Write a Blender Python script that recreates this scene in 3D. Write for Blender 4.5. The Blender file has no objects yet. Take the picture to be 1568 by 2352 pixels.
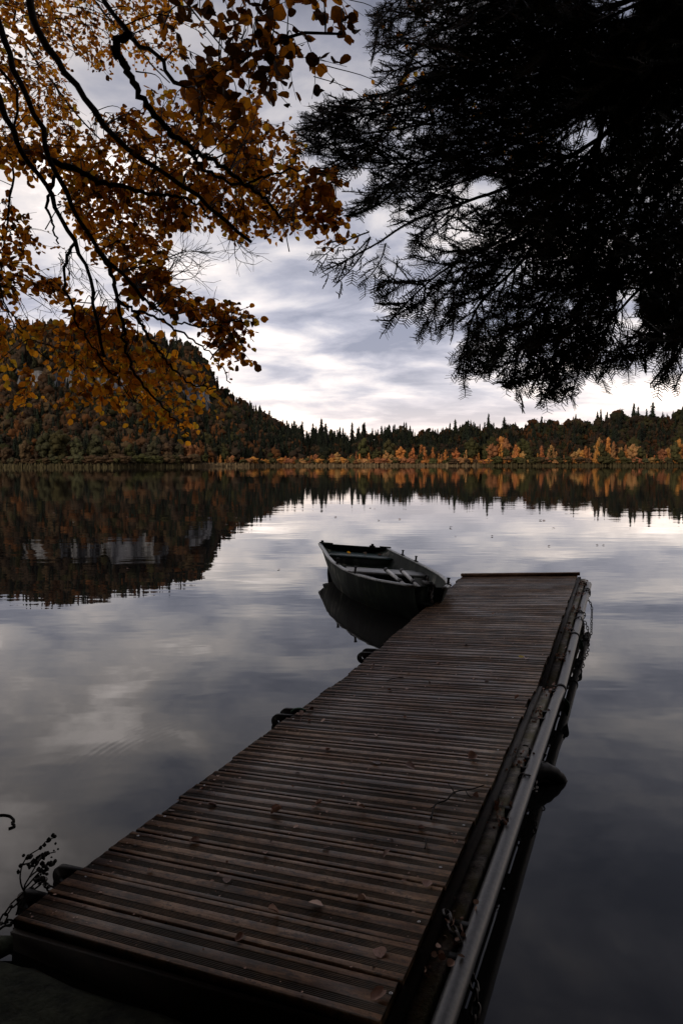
import bpy, math, random
import numpy as np
from mathutils import Vector, Matrix
R = math.radians
rng = np.random.default_rng(7)
random.seed(7)
S = bpy.context.scene
COL = S.collection

# ---------------------------------------------------------------- camera
F, CX, CY, C = 1568.0, 784.0, 1176.0, 1.65       # photo measured at 1568 x 2352
PITCH = math.atan(116.0 / 1568.0)
cam = bpy.data.cameras.new('camera'); co = bpy.data.objects.new('camera', cam); COL.objects.link(co)
cam.sensor_fit = 'VERTICAL'; cam.sensor_height = 36.0; cam.lens = 24.0
cam.clip_start = 0.05; cam.clip_end = 6000
co.location = (0, 0, C); co.rotation_euler = (R(90) - PITCH, 0, 0)
S.camera = co
CP, SP = math.cos(PITCH), math.sin(PITCH)

def P3(px, py, Y):
    """points at forward distance Y seen at photo position px, py"""
    px, py, Y = np.asarray(px, float), np.asarray(py, float), np.asarray(Y, float)
    a, b = (px - CX) / F, -(py - CY) / F
    ry, rz = CP + SP * b, -SP + CP * b
    return np.stack([a / ry * Y, Y + 0 * a, C + rz / ry * Y], -1)

def PX(p):
    p = np.asarray(p, float); X, Y, Z = p[..., 0], p[..., 1], p[..., 2] - C
    d = CP * Y - SP * Z; v = SP * Y + CP * Z
    d = np.where(np.abs(d) < 1e-6, 1e-6, d)
    return CX + F * X / d, CY - F * v / d

def PZ(px, py, z):
    a, b = (px - CX) / F, -(py - CY) / F
    ry, rz = CP + SP * b, -SP + CP * b
    k = (z - C) / rz
    return np.array([a * k, ry * k, z])

def inpoly(x, y, poly):
    x, y = np.asarray(x, float), np.asarray(y, float)
    c = np.zeros(x.shape, bool); n = len(poly)
    for i in range(n):
        x1, y1 = poly[i]; x2, y2 = poly[i - 1]
        m = ((y1 > y) != (y2 > y))
        with np.errstate(divide='ignore', invalid='ignore'):
            c ^= m & (x < (x2 - x1) * (y - y1) / ((y2 - y1) if y2 != y1 else 1e-9) + x1)
    return c

# ---------------------------------------------------------------- object helpers
def tag(o, label=None, cat=None, group=None, kind=None):
    if label: o['label'] = label
    if cat: o['category'] = cat
    if group: o['group'] = group
    if kind: o['kind'] = kind
    return o

def empty(name, loc=(0, 0, 0), label=None, cat=None, group=None):
    o = bpy.data.objects.new(name, None); COL.objects.link(o); o.location = loc
    o.empty_display_size = 0.1
    return tag(o, label, cat, group)

def link_mesh(name, me, mat, parent=None, smooth=False):
    if mat is not None: me.materials.append(mat)
    if smooth: me.polygons.foreach_set('use_smooth', np.ones(len(me.polygons), bool))
    o = bpy.data.objects.new(name, me); COL.objects.link(o)
    if parent is not None: o.parent = parent
    return o

def arr_mesh(name, V, faces, attr=None, fattr=None):
    """V (n,3); faces: list of (m,k) int arrays"""
    me = bpy.data.meshes.new(name)
    V = np.ascontiguousarray(V, np.float32)
    faces = [np.asarray(f, np.int32) for f in faces if len(f)]
    me.vertices.add(len(V)); me.vertices.foreach_set('co', V.ravel())
    loops = np.concatenate([f.ravel() for f in faces])
    tot = np.concatenate([np.full(len(f), f.shape[1], np.int32) for f in faces])
    st = np.concatenate([[0], np.cumsum(tot)[:-1]]).astype(np.int32)
    me.loops.add(len(loops)); me.loops.foreach_set('vertex_index', loops)
    me.polygons.add(len(tot)); me.polygons.foreach_set('loop_start', st)
    me.update(calc_edges=True)
    if attr is not None:
        for k, v in attr.items():
            if v.ndim == 1:
                a = me.attributes.new(k, 'FLOAT', 'POINT'); a.data.foreach_set('value', v.astype(np.float32))
            else:
                a = me.attributes.new(k, 'FLOAT_COLOR', 'POINT')
                v4 = np.concatenate([v, np.ones((len(v), 1))], 1).astype(np.float32)
                a.data.foreach_set('color', v4.ravel())
    return me

class MB:
    """collects shapes for one mesh; every vertex carries a random value per piece"""
    def __init__(s): s.v, s.f, s.r, s.n = [], {}, [], 0
    def add(s, V, faces, r=None):
        V = np.asarray(V, float).reshape(-1, 3)
        s.v.append(V); s.r.append(np.full(len(V), rng.random() if r is None else r))
        for f in faces:
            f = np.asarray(f, int)
            if f.ndim == 1: f = f[None]
            s.f.setdefault(f.shape[1], []).append(f + s.n)
        s.n += len(V)
    def box(s, o, ax, ay, az, r=None):
        """box from corner o with edge vectors"""
        o, ax, ay, az = [np.asarray(q, float) for q in (o, ax, ay, az)]
        V = [o, o + ax, o + ax + ay, o + ay, o + az, o + ax + az, o + ax + ay + az, o + ay + az]
        s.add(V, [[[0, 3, 2, 1], [4, 5, 6, 7], [0, 1, 5, 4], [1, 2, 6, 5], [2, 3, 7, 6], [3, 0, 4, 7]]], r)
    def tube(s, pts, rad, n=8, caps=True, r=None, closed=False):
        V, Fq = tube(pts, rad, n, closed)
        fs = [Fq]
        m = len(pts)
        if caps and not closed:
            fs.append(np.arange(n)[::-1][None]); fs.append((np.arange(n) + (m - 1) * n)[None])
        s.add(V, fs, r)
    def mesh(s, name, off=None):
        V = np.concatenate(s.v)
        if off is not None: V = V - np.asarray(off)
        return arr_mesh(name, V, [np.concatenate(x) for x in s.f.values()], {'rnd': np.concatenate(s.r)})
    def build(s, name, mat, parent=None, smooth=False, world=True):
        off = None
        if parent is not None and world: off = parent_loc(parent)
        return link_mesh(name, s.mesh(name, off), mat, parent, smooth)

def parent_loc(o):
    p = np.zeros(3)
    while o is not None:
        p = p + np.array(o.location); o = o.parent
    return p

def tube(pts, rad, n=6, closed=False):
    pts = np.asarray(pts, float); m = len(pts)
    rad = np.broadcast_to(np.asarray(rad, float), (m,))
    if closed: t = np.roll(pts, -1, 0) - np.roll(pts, 1, 0)
    else: t = np.gradient(pts, axis=0)
    t /= np.linalg.norm(t, axis=1, keepdims=True) + 1e-12
    u = np.zeros_like(pts)
    a = np.array([0, 0, 1.]) if abs(t[0][2]) < .8 else np.array([1., 0, 0])
    for i in range(m):
        a = a - t[i] * (a @ t[i]); a /= np.linalg.norm(a) + 1e-12; u[i] = a
    w = np.cross(t, u)
    th = np.arange(n) / n * 2 * np.pi
    V = pts[:, None] + rad[:, None, None] * (np.cos(th)[None, :, None] * u[:, None] + np.sin(th)[None, :, None] * w[:, None])
    i = np.arange(m if closed else m - 1)[:, None]; j = np.arange(n)[None]
    i2 = (i + 1) % m
    q = np.stack([i * n + j, i * n + (j + 1) % n, i2 * n + (j + 1) % n, i2 * n + j], -1).reshape(-1, 4)
    return V.reshape(-1, 3), q

def unit(v):
    v = np.asarray(v, float); return v / (np.linalg.norm(v, axis=-1, keepdims=True) + 1e-12)

def resample(pts, n):
    pts = np.asarray(pts, float)
    # Catmull-Rom through the points, then even spacing
    q = np.vstack([2 * pts[0] - pts[1], pts, 2 * pts[-1] - pts[-2]]); out = []
    for i in range(1, len(q) - 2):
        for t in np.linspace(0, 1, 8, endpoint=False):
            a, b, c, d = q[i - 1], q[i], q[i + 1], q[i + 2]
            out.append(.5 * (2 * b + (c - a) * t + (2 * a - 5 * b + 4 * c - d) * t * t + (3 * b - a - 3 * c + d) * t ** 3))
    out.append(pts[-1]); out = np.array(out)
    L = np.concatenate([[0], np.cumsum(np.linalg.norm(np.diff(out, axis=0), axis=1))])
    s = np.linspace(0, L[-1], n)
    return np.stack([np.interp(s, L, out[:, k]) for k in range(out.shape[1])], -1)

# ---------------------------------------------------------------- materials
def mat(name):
    m = bpy.data.materials.new(name); m.use_nodes = True
    nt = m.node_tree; nt.nodes.clear()
    out = nt.nodes.new('ShaderNodeOutputMaterial')
    return m, nt, out
def nd(nt, typ, ins=None, **kw):
    n = nt.nodes.new(typ)
    for k, v in kw.items(): setattr(n, k, v)
    for k, v in (ins or {}).items():
        if isinstance(v, bpy.types.NodeSocket): nt.links.new(v, n.inputs[k])
        else: n.inputs[k].default_value = v
    return n
def ramp(nt, fac, stops, interp='LINEAR'):
    n = nt.nodes.new('ShaderNodeValToRGB'); n.color_ramp.interpolation = interp
    e = n.color_ramp.elements
    while len(e) < len(stops): e.new(.5)
    for i, (p, c) in enumerate(stops):
        e[i].position = p; e[i].color = (*c, 1) if len(c) == 3 else c
    nt.links.new(fac, n.inputs[0]); return n.outputs[0]
def mixc(nt, f, a, b, t='MIX'):
    n = nt.nodes.new('ShaderNodeMix'); n.data_type = 'RGBA'; n.blend_type = t
    for i, v in ((0, f), (6, a), (7, b)):
        if isinstance(v, bpy.types.NodeSocket): nt.links.new(v, n.inputs[i])
        else: n.inputs[i].default_value = (*v, 1) if isinstance(v, tuple) and len(v) == 3 else v
    return n.outputs[2]
def mth(nt, op, a, b=0.0, c=0.0):
    n = nt.nodes.new('ShaderNodeMath'); n.operation = op
    for i, v in enumerate((a, b, c)):
        if isinstance(v, bpy.types.NodeSocket): nt.links.new(v, n.inputs[i])
        else: n.inputs[i].default_value = v
    return n.outputs[0]
def noise(nt, vec, scale, detail=4, rough=.55, dist=0.0):
    n = nd(nt, 'ShaderNodeTexNoise', {'Scale': scale, 'Detail': detail, 'Roughness': rough, 'Distortion': dist})
    if vec is not None: nt.links.new(vec, n.inputs['Vector'])
    return n.outputs[0]
def geo_pos(nt): return nt.nodes.new('ShaderNodeNewGeometry').outputs['Position']
def mapping(nt, vec, scale=(1, 1, 1), rot=(0, 0, 0), loc=(0, 0, 0)):
    return nd(nt, 'ShaderNodeMapping', {'Vector': vec, 'Scale': scale, 'Rotation': rot, 'Location': loc}).outputs[0]
def attr(nt, name): return nd(nt, 'ShaderNodeAttribute', attribute_name=name)
def princ(nt, out, **ins):
    b = nt.nodes.new('ShaderNodeBsdfPrincipled')
    for k, v in ins.items():
        k = k.replace('_', ' ')
        if isinstance(v, bpy.types.NodeSocket): nt.links.new(v, b.inputs[k])
        else: b.inputs[k].default_value = (*v, 1) if isinstance(v, tuple) and len(v) == 3 else v
    nt.links.new(b.outputs[0], out.inputs[0]); return b
def bump(nt, h, strength=.5, dist=.01):
    return nd(nt, 'ShaderNodeBump', {'Height': h, 'Strength': strength, 'Distance': dist}).outputs[0]

def simple(name, c1, c2, scale=20, rough=.6, metal=0.0, bstr=.3, bdist=.004, spec=.5, stretch=(1, 1, 1)):
    m, nt, out = mat(name)
    v = mapping(nt, geo_pos(nt), stretch)
    n = noise(nt, v, scale, 6, .6)
    n2 = noise(nt, v, scale * 5, 3, .6)
    f = mth(nt, 'ADD', mth(nt, 'MULTIPLY', n, .7), mth(nt, 'MULTIPLY', n2, .3))
    c = ramp(nt, f, [(.35, c1), (.65, c2)])
    princ(nt, out, Base_Color=c, Roughness=rough, Metallic=metal, Specular_IOR_Level=spec, Normal=bump(nt, f, bstr, bdist))
    return m

# --- water
m_water, nt, out = mat('lake_water')
pos = geo_pos(nt)
w1 = noise(nt, mapping(nt, pos, (.55, 1.3, 1)), 1.0, 3, .5)
w2 = noise(nt, mapping(nt, pos, (.03, .09, 1)), 1.0, 3, .5)
h = mth(nt, 'ADD', mth(nt, 'MULTIPLY', w1, .0030), mth(nt, 'MULTIPLY', w2, .016))
# faint rings spreading from the jetty's side
rc = nd(nt, 'ShaderNodeVectorMath', {0: pos, 1: (-.35, 3.5, 0)}, operation='DISTANCE').outputs['Value']
ringm = mth(nt, 'MULTIPLY', nd(nt, 'ShaderNodeMapRange', {0: rc, 1: .55, 2: .95}).outputs[0],
            nd(nt, 'ShaderNodeMapRange', {0: rc, 1: 1.25, 2: .98}).outputs[0])
patch = nd(nt, 'ShaderNodeMapRange', {0: noise(nt, pos, 1.6, 2), 1: .42, 2: .62}).outputs[0]
ring = mth(nt, 'MULTIPLY', mth(nt, 'SINE', mth(nt, 'MULTIPLY', rc, 130)), mth(nt, 'MULTIPLY', mth(nt, 'MULTIPLY', ringm, patch), .000035))
h = mth(nt, 'ADD', h, ring)
bp = nd(nt, 'ShaderNodeBump', {'Height': h, 'Strength': 1.0, 'Distance': 1.0})
deep = ramp(nt, noise(nt, pos, .6, 4), [(.3, (.010, .010, .010)), (.7, (.017, .016, .015))])
princ(nt, out, Base_Color=deep, Roughness=.015, IOR=1.42, Normal=bp.outputs[0])

# --- deck boards
m_deck, nt, out = mat('wet_deck_wood')
pos = geo_pos(nt)
gv = mapping(nt, pos, (1.0, 1.0, 1.0), (0, 0, R(24.6)))       # x along the boards
grain = noise(nt, mapping(nt, gv, (2.2, 60, 8)), 1.0, 6, .65, .3)
blot = noise(nt, mapping(nt, gv, (5, 11, 5)), 1.0, 6, .68)
spk = noise(nt, gv, 95, 3, .7)
rn = attr(nt, 'rnd').outputs['Fac']
f = mth(nt, 'ADD', mth(nt, 'ADD', mth(nt, 'MULTIPLY', grain, .42), mth(nt, 'MULTIPLY', blot, .60)), mth(nt, 'MULTIPLY', mth(nt, 'SUBTRACT', rn, .5), .09))
c = ramp(nt, f, [(.34, (.018, .009, .004)), (.44, (.082, .040, .0165)), (.53, (.180, .093, .042)), (.64, (.34, .205, .112))])
big = noise(nt, mapping(nt, gv, (.9, .7, 1)), 1.0, 3)
c = mixc(nt, nd(nt, 'ShaderNodeMapRange', {0: big, 1: .5, 2: .72, 4: .55}).outputs[0], c, (.105, .040, .028), 'MIX')
spk2 = noise(nt, mapping(nt, gv, (26, 48, 30)), 1.0, 5, .75)
c = mixc(nt, nd(nt, 'ShaderNodeMapRange', {0: spk2, 1: .50, 2: .62, 4: .75}).outputs[0], c, (.024, .014, .009))
c = mixc(nt, nd(nt, 'ShaderNodeMapRange', {0: spk, 1: .60, 2: .72}).outputs[0], c, (.014, .010, .007))
grv = attr(nt, 'groove').outputs['Fac']
c = mixc(nt, mth(nt, 'MULTIPLY', grv, .92), c, (.020, .020, .008))
wet = nd(nt, 'ShaderNodeMapRange', {0: noise(nt, mapping(nt, gv, (1.6, 5, 1)), 1.0, 5, .65), 1: .35, 2: .65, 3: .30, 4: .62}).outputs[0]
princ(nt, out, Base_Color=c, Roughness=wet, Specular_IOR_Level=.20, Normal=bump(nt, f, .55, .006))

m_beam = simple('dark_wet_beam', (.006, .005, .004), (.026, .017, .010), 14, .7, 0, .3, .004, .2)
m_moss, nt, out = mat('mossy_ledge')
n = noise(nt, geo_pos(nt), 22, 6, .7); n2 = noise(nt, geo_pos(nt), 6, 3)
c = ramp(nt, n, [(.30, (.018, .016, .012)), (.46, (.15, .135, .115)), (.60, (.30, .27, .23))])
c = mixc(nt, nd(nt, 'ShaderNodeMapRange', {0: n2, 1: .42, 2: .6, 4: .85}).outputs[0], c, (.10, .082, .016))
princ(nt, out, Base_Color=c, Roughness=.8, Normal=bump(nt, n, .8, .01))
m_steel = simple('galvanised_steel', (.055, .054, .053), (.10, .098, .096), 60, .42, .45, .12, .001)
m_blacksteel = simple('black_painted_steel', (.006, .006, .006), (.018, .017, .016), 40, .6, 0, .3, .003, .15)
m_rubber = simple('worn_rubber', (.010, .010, .010), (.026, .025, .024), 30, .7)
m_chain = simple('rusty_chain', (.012, .010, .008), (.05, .038, .03), 120, .45, .6)
m_screw = simple('screw_steel', (.5, .5, .5), (.7, .7, .7), 200, .35, .9)
m_hull, nt, out = mat('boat_paint')
pos = nd(nt, 'ShaderNodeTexCoord').outputs['Object']
n = noise(nt, mapping(nt, pos, (7, 7, 1.6)), 1.0, 7, .68, .2)
n2 = noise(nt, mapping(nt, pos, (1.4, 1.4, 2.0)), 1.0, 4, .6)
f = mth(nt, 'ADD', mth(nt, 'MULTIPLY', n, .6), mth(nt, 'MULTIPLY', n2, .4))
c = ramp(nt, f, [(.40, (.0045, .0075, .0055)), (.50, (.011, .018, .013)), (.57, (.045, .052, .040)), (.65, (.26, .255, .21))])
gm = noise(nt, mapping(nt, pos, (3, 3, 6)), 1.0, 3)
c = mixc(nt, nd(nt, 'ShaderNodeMapRange', {0: gm, 1: .60, 2: .70, 4: .6}).outputs[0], c, (.022, .034, .008))
princ(nt, out, Base_Color=c, Roughness=.6, Specular_IOR_Level=.13, Normal=bump(nt, n, .25, .004))
m_gunwale = simple('gunwale_paint', (.050, .060, .054), (.30, .315, .30), 22, .36)
m_seat = simple('boat_seat_paint', (.030, .060, .058), (.075, .120, .115), 18, .38, 0, .3)
m_thwart = simple('weathered_thwart', (.06, .066, .062), (.21, .215, .205), 14, .42)
m_oar = simple('oar_metal', (.30, .30, .29), (.50, .49, .47), 30, .4, .3)
m_rope = simple('green_rope', (.012, .05, .03), (.04, .13, .075), 90, .8)
m_ropeY = simple('pale_rope', (.16, .13, .04), (.30, .25, .09), 90, .8)
m_bark = simple('dark_bark', (.006, .005, .004), (.030, .024, .018), 45, .9, 0, .9, .006, .2)
m_twig = simple('dark_twig', (.010, .008, .006), (.028, .020, .014), 60, .8, 0, .3, .002, .2)
m_bank = simple('mossy_bank_soil', (.006, .007, .004), (.040, .046, .026), 10, .9, 0, .8, .02, .2)
m_logm = simple('mossy_log', (.014, .018, .010), (.10, .115, .075), 16, .85, 0, .8, .01, .2)
m_weed = simple('dry_weed', (.006, .006, .005), (.020, .017, .012), 60, .9, 0, .2, .002, .2)

def leaf_mat(name, stops, trans, tcol):
    m, nt, out = mat(name)
    rn = attr(nt, 'rnd').outputs['Fac']
    v = noise(nt, geo_pos(nt), 70, 3, .6)
    f = mth(nt, 'ADD', rn, mth(nt, 'MULTIPLY', mth(nt, 'SUBTRACT', v, .5), .5))
    c = ramp(nt, f, stops)
    d = nd(nt, 'ShaderNodeBsdfPrincipled', {'Base Color': c, 'Roughness': .5, 'Specular IOR Level': .3})
    t = nd(nt, 'ShaderNodeBsdfTranslucent', {'Color': mixc(nt, 1.0, c, tcol, 'MULTIPLY')})
    mx = nd(nt, 'ShaderNodeMixShader', {0: trans, 1: d.outputs[0], 2: t.outputs[0]})
    nt.links.new(mx.outputs[0], out.inputs[0]); return m
m_leaf = leaf_mat('autumn_leaf', [(.05, (.045, .020, .007)), (.26, (.20, .072, .012)), (.5, (.54, .205, .018)), (.75, (.74, .34, .028)), (.95, (.46, .31, .036))], .68, (1.5, 1.35, .9))
m_needle = leaf_mat('fir_needle', [(.1, (.030, .036, .016)), (.9, (.070, .078, .030))], .12, (1, 1, 1))
m_dead = leaf_mat('fallen_leaf', [(.1, (.070, .030, .015)), (.5, (.26, .125, .075)), (.9, (.52, .33, .24))], .1, (1, 1, 1))
m_yellow = leaf_mat('yellow_leaf', [(.1, (.40, .28, .02)), (.9, (.55, .40, .03))], .1, (1, 1, 1))

def tinted(name, use_obj=False, rough=.85):
    m, nt, out = mat(name)
    if use_obj: c = nd(nt, 'ShaderNodeObjectInfo').outputs['Color']
    else: c = attr(nt, 'tint').outputs['Color']
    v = noise(nt, geo_pos(nt), .35, 3, .6)
    rn = attr(nt, 'rnd').outputs['Fac']
    k = mth(nt, 'ADD', mth(nt, 'MULTIPLY', v, .7), mth(nt, 'MULTIPLY_ADD', rn, .35, .3))
    c = mixc(nt, 1.0, c, nd(nt, 'ShaderNodeCombineColor', {0: k, 1: k, 2: k}).outputs[0], 'MULTIPLY')
    b = nd(nt, 'ShaderNodeBsdfPrincipled', {'Base Color': c, 'Roughness': rough, 'Specular IOR Level': .15})
    t = nd(nt, 'ShaderNodeBsdfTranslucent', {'Color': c})
    mx = nd(nt, 'ShaderNodeMixShader', {0: .25, 1: b.outputs[0], 2: t.outputs[0]})
    nt.links.new(mx.outputs[0], out.inputs[0]); return m
m_forest = tinted('forest_foliage')
m_shore = tinted('shore_foliage', True)
m_trunk = simple('pale_trunk', (.05, .045, .04), (.20, .18, .16), 2, .9)

m_hill, nt, out = mat('hill_ground')
g = nt.nodes.new('ShaderNodeNewGeometry')
sep = nd(nt, 'ShaderNodeSeparateXYZ', {0: g.outputs['True Normal']})
n = noise(nt, mapping(nt, g.outputs['Position'], (.12, .12, .03)), 1.0, 7, .7, .4)
rock = ramp(nt, n, [(.34, (.020, .020, .021)), (.44, (.075, .077, .085)), (.55, (.23, .235, .25)), (.68, (.38, .385, .40))])
soil = ramp(nt, noise(nt, g.outputs['Position'], .08, 5), [(.3, (.014, .012, .008)), (.7, (.040, .030, .018))])
st = nd(nt, 'ShaderNodeMapRange', {0: sep.outputs[2], 1: .62, 2: .45}).outputs[0]
princ(nt, out, Base_Color=mixc(nt, st, soil, rock), Roughness=.95, Specular_IOR_Level=.1, Normal=bump(nt, n, .8, 1.0))
m_reed = tinted('reed')

# ---------------------------------------------------------------- sky, sun
SUN_EL, SUN_AZ = R(24), R(215)             # azimuth clockwise from +Y: low behind the camera's left shoulder
wd = bpy.data.worlds.new('World'); S.world = wd; wd.use_nodes = True
nt = wd.node_tree; nt.nodes.clear()
out = nt.nodes.new('ShaderNodeOutputWorld')
sky = nt.nodes.new('ShaderNodeTexSky'); sky.sky_type = 'NISHITA'; sky.sun_disc = False
sky.sun_elevation = SUN_EL; sky.sun_rotation = SUN_AZ
d = nt.nodes.new('ShaderNodeTexCoord').outputs['Generated']
sx = nd(nt, 'ShaderNodeSeparateXYZ', {0: d})
X, Yd, Z = sx.outputs
zz = mth(nt, 'MAXIMUM', Z, 0.0)
den = mth(nt, 'ADD', zz, .20)
uv = nd(nt, 'ShaderNodeCombineXYZ', {0: mth(nt, 'DIVIDE', X, den), 1: mth(nt, 'DIVIDE', Yd, den), 2: 3.7}).outputs[0]
n1 = noise(nt, mapping(nt, uv, (.75, 1.0, 1), (0, 0, R(12))), 3.3, 6, .54, .3)
n2 = noise(nt, mapping(nt, uv, (.55, .9, 1), (0, 0, R(-8)), (4.1, 2.2, 0)), 1.15, 4, .5, .2)
base = ramp(nt, Z, [(0.0, (1.30, 1.02, .86)), (.035, (1.18, 1.0, .90)), (.10, (.90, .84, .83)), (.19, (.78, .755, .78)), (.33, (.635, .62, .645)), (.52, (.47, .46, .485)), (.75, (.26, .25, .28)), (1.0, (.15, .15, .17))])
f = mth(nt, 'ADD', mth(nt, 'MULTIPLY', n1, .55), mth(nt, 'MULTIPLY', n2, .45))
cl = ramp(nt, f, [(.37, (.36, .39, .48)), (.44, (.58, .60, .68)), (.50, (.90, .885, .89)), (.555, (1.20, 1.13, 1.06)), (.63, (2.2, 2.05, 1.88))])
lowmix = nd(nt, 'ShaderNodeMapRange', {0: Z, 1: 0.0, 2: .15, 3: .45, 4: 1.0}).outputs[0]
cl = mixc(nt, lowmix, (1.0, 1.0, 1.0), cl)
cc = mixc(nt, 1.0, base, cl, 'MULTIPLY')
# the bright gap of the evening sky lies ahead; behind the viewer the cloud is thicker
back = nd(nt, 'ShaderNodeMapRange', {0: Yd, 1: -.7, 2: .6, 3: .55, 4: 1.0}).outputs[0]
cc = mixc(nt, 1.0, cc, nd(nt, 'ShaderNodeCombineColor', {0: back, 1: back, 2: back}).outputs[0], 'MULTIPLY')
b1 = nd(nt, 'ShaderNodeBackground', {0: sky.outputs[0], 1: .05})
b2 = nd(nt, 'ShaderNodeBackground', {0: cc, 1: 1.0})
mx = nd(nt, 'ShaderNodeMixShader', {0: .95, 1: b1.outputs[0], 2: b2.outputs[0]})
nt.links.new(mx.outputs[0], out.inputs[0])
sd = bpy.data.lights.new('sun', 'SUN'); so = bpy.data.objects.new('sun', sd); COL.objects.link(so)
sd.energy = 1.35; sd.angle = R(14); sd.color = (1.0, .86, .70)
dirv = Vector((math.sin(SUN_AZ) * math.cos(SUN_EL), math.cos(SUN_AZ) * math.cos(SUN_EL), math.sin(SUN_EL)))
so.rotation_euler = dirv.to_track_quat('Z', 'Y').to_euler(); so.location = (-20, -20, 30)
S.view_settings.view_transform = 'Standard'; S.view_settings.look = 'None'
S.view_settings.exposure = 0.38; S.view_settings.gamma = 1.0; S.view_settings.use_curve_mapping = False
S.cycles.max_bounces = 6; S.cycles.diffuse_bounces = 2; S.cycles.glossy_bounces = 3; S.cycles.transmission_bounces = 3
S.cycles.use_denoising = True

# ---------------------------------------------------------------- lake and near bank
me = arr_mesh('lake_water', [(-2500, -60, 0), (2500, -60, 0), (2500, 2500, 0), (-2500, 2500, 0)], [np.array([[0, 1, 2, 3]])])
tag(link_mesh('lake_water', me, m_water), kind='structure')
edge = resample([(-9, 4.2), (-6, 3.4), (-3.4, 2.55), (-1.8, 2.27), (-1.12, 2.11), (-.95, 2.05), (-.78, 1.97), (-.45, 1.86), (0, 1.62), (.6, 1.2), (1.3, .75), (2.2, 1.0), (3.4, 1.3), (6, 2.6), (9, 4.0)], 120)
rows = []
for dz, dd in ((-.6, .10), (-.05, .03), (.012, .015), (.045, -.02), (.058, -.07), (.055, -.15), (.045, -.3), (.08, -1), (.25, -3), (.6, -8), (1.2, -40)):
    nrm = np.stack([-np.gradient(edge[:, 1]), np.gradient(edge[:, 0])], -1); nrm = unit(nrm)
    q = edge + nrm * dd
    if dd < -.5: q = np.stack([edge[:, 0] * (1 + abs(dd) * .12), edge[:, 1] + dd], -1)
    zz_ = dz + rng.normal(0, .006 if dd > -.5 else .03, len(q))
    rows.append(np.column_stack([q, zz_]))
rows = np.array(rows); m_, n_ = rows.shape[:2]
ii, jj = np.meshgrid(np.arange(m_ - 1), np.arange(n_ - 1), indexing='ij')
q = np.stack([ii * n_ + jj, ii * n_ + jj + 1, (ii + 1) * n_ + jj + 1, (ii + 1) * n_ + jj], -1).reshape(-1, 4)
tag(link_mesh('bank_ground', arr_mesh('bank_ground', rows.reshape(-1, 3), [q]), m_bank, smooth=True), kind='structure')

# ---------------------------------------------------------------- far shore terrain
SKY_X = [-700, -300, 0, 60, 130, 200, 280, 350, 420, 455, 475, 490, 510, 545, 600, 650, 680, 740, 800, 900, 1000, 1100, 1200, 1280, 1375, 1480, 1568, 1900, 2400]
SKY_E = [250, 280, 308, 318, 320, 312, 298, 292, 277, 264, 240, 200, 180, 158, 127, 98, 90, 87, 85, 90, 88, 98, 101, 106, 118, 123, 130, 150, 140]
DS_X = [-700, 0, 250, 450, 650, 900, 1568, 2400]
DS_Y = [150, 185, 190, 212, 250, 258, 250, 230]
def skyl(u): return np.interp(u, SKY_X, SKY_E)
def dsh(u): return np.interp(u, DS_X, DS_Y)
def treepx(u): return np.interp(u, [0, 480, 560, 680, 1000, 1600], [24, 22, 30, 42, 40, 36])
def cliff_w(u): return np.interp(u, [-300, -40, 30, 50, 105, 120, 140, 225, 240, 254, 372, 390, 418, 430, 484, 498], [.5, .3, .05, .5, .5, .05, .55, .6, .15, 1, 1, .15, .15, .7, .7, 0])
def terr_e(u, t):
    """terrain height in photo pixels above the horizon along the slope, t 0..1"""
    top = skyl(u) - treepx(u)
    cl = cliff_w(u)
    lin = -6 + (top + 6) * np.clip((t - .06) / .94, 0, 1) ** .92
    k = top / 290.
    prof = np.interp(t.ravel() if np.ndim(t) else t, [0, .06, .30, .60, .608, .612, .626, .66, .80, 1.0], [-7, -5, 62, 160, 192, 198, 226, 236, 256, 290])
    prof = np.reshape(prof, np.shape(t)) * k
    w = np.clip(cl, 0, 1)
    return lin * (1 - w) + prof * w
def depth(u, t):
    d0 = dsh(u); span = np.interp(u, [0, 480, 620, 800, 1568], [190, 180, 110, 75, 110])
    return d0 + t * span
us = np.linspace(-700, 2400, 420)
ts = np.concatenate([np.linspace(0, .6, 26), np.linspace(.602, .66, 16), np.linspace(.68, 1.0, 14)])
U, T = np.meshgrid(us, ts, indexing='ij')
Yt = depth(U, T); E = terr_e(U, T)
jag = np.interp(U, [0, 480, 560], [1, 1, .2]) * np.sin(U * .11 + 3 * np.sin(U * .033)) * np.exp(-((T - .63) / .05) ** 2)
Yt = Yt + jag * 6
Zt = C + E / F * Yt + rng.normal(0, .15, E.shape) * (T > .05) * (np.abs(T - .62) > .03)
Zt[:, 0] = -.6
Xt = (U - CX) / F * Yt
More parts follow.
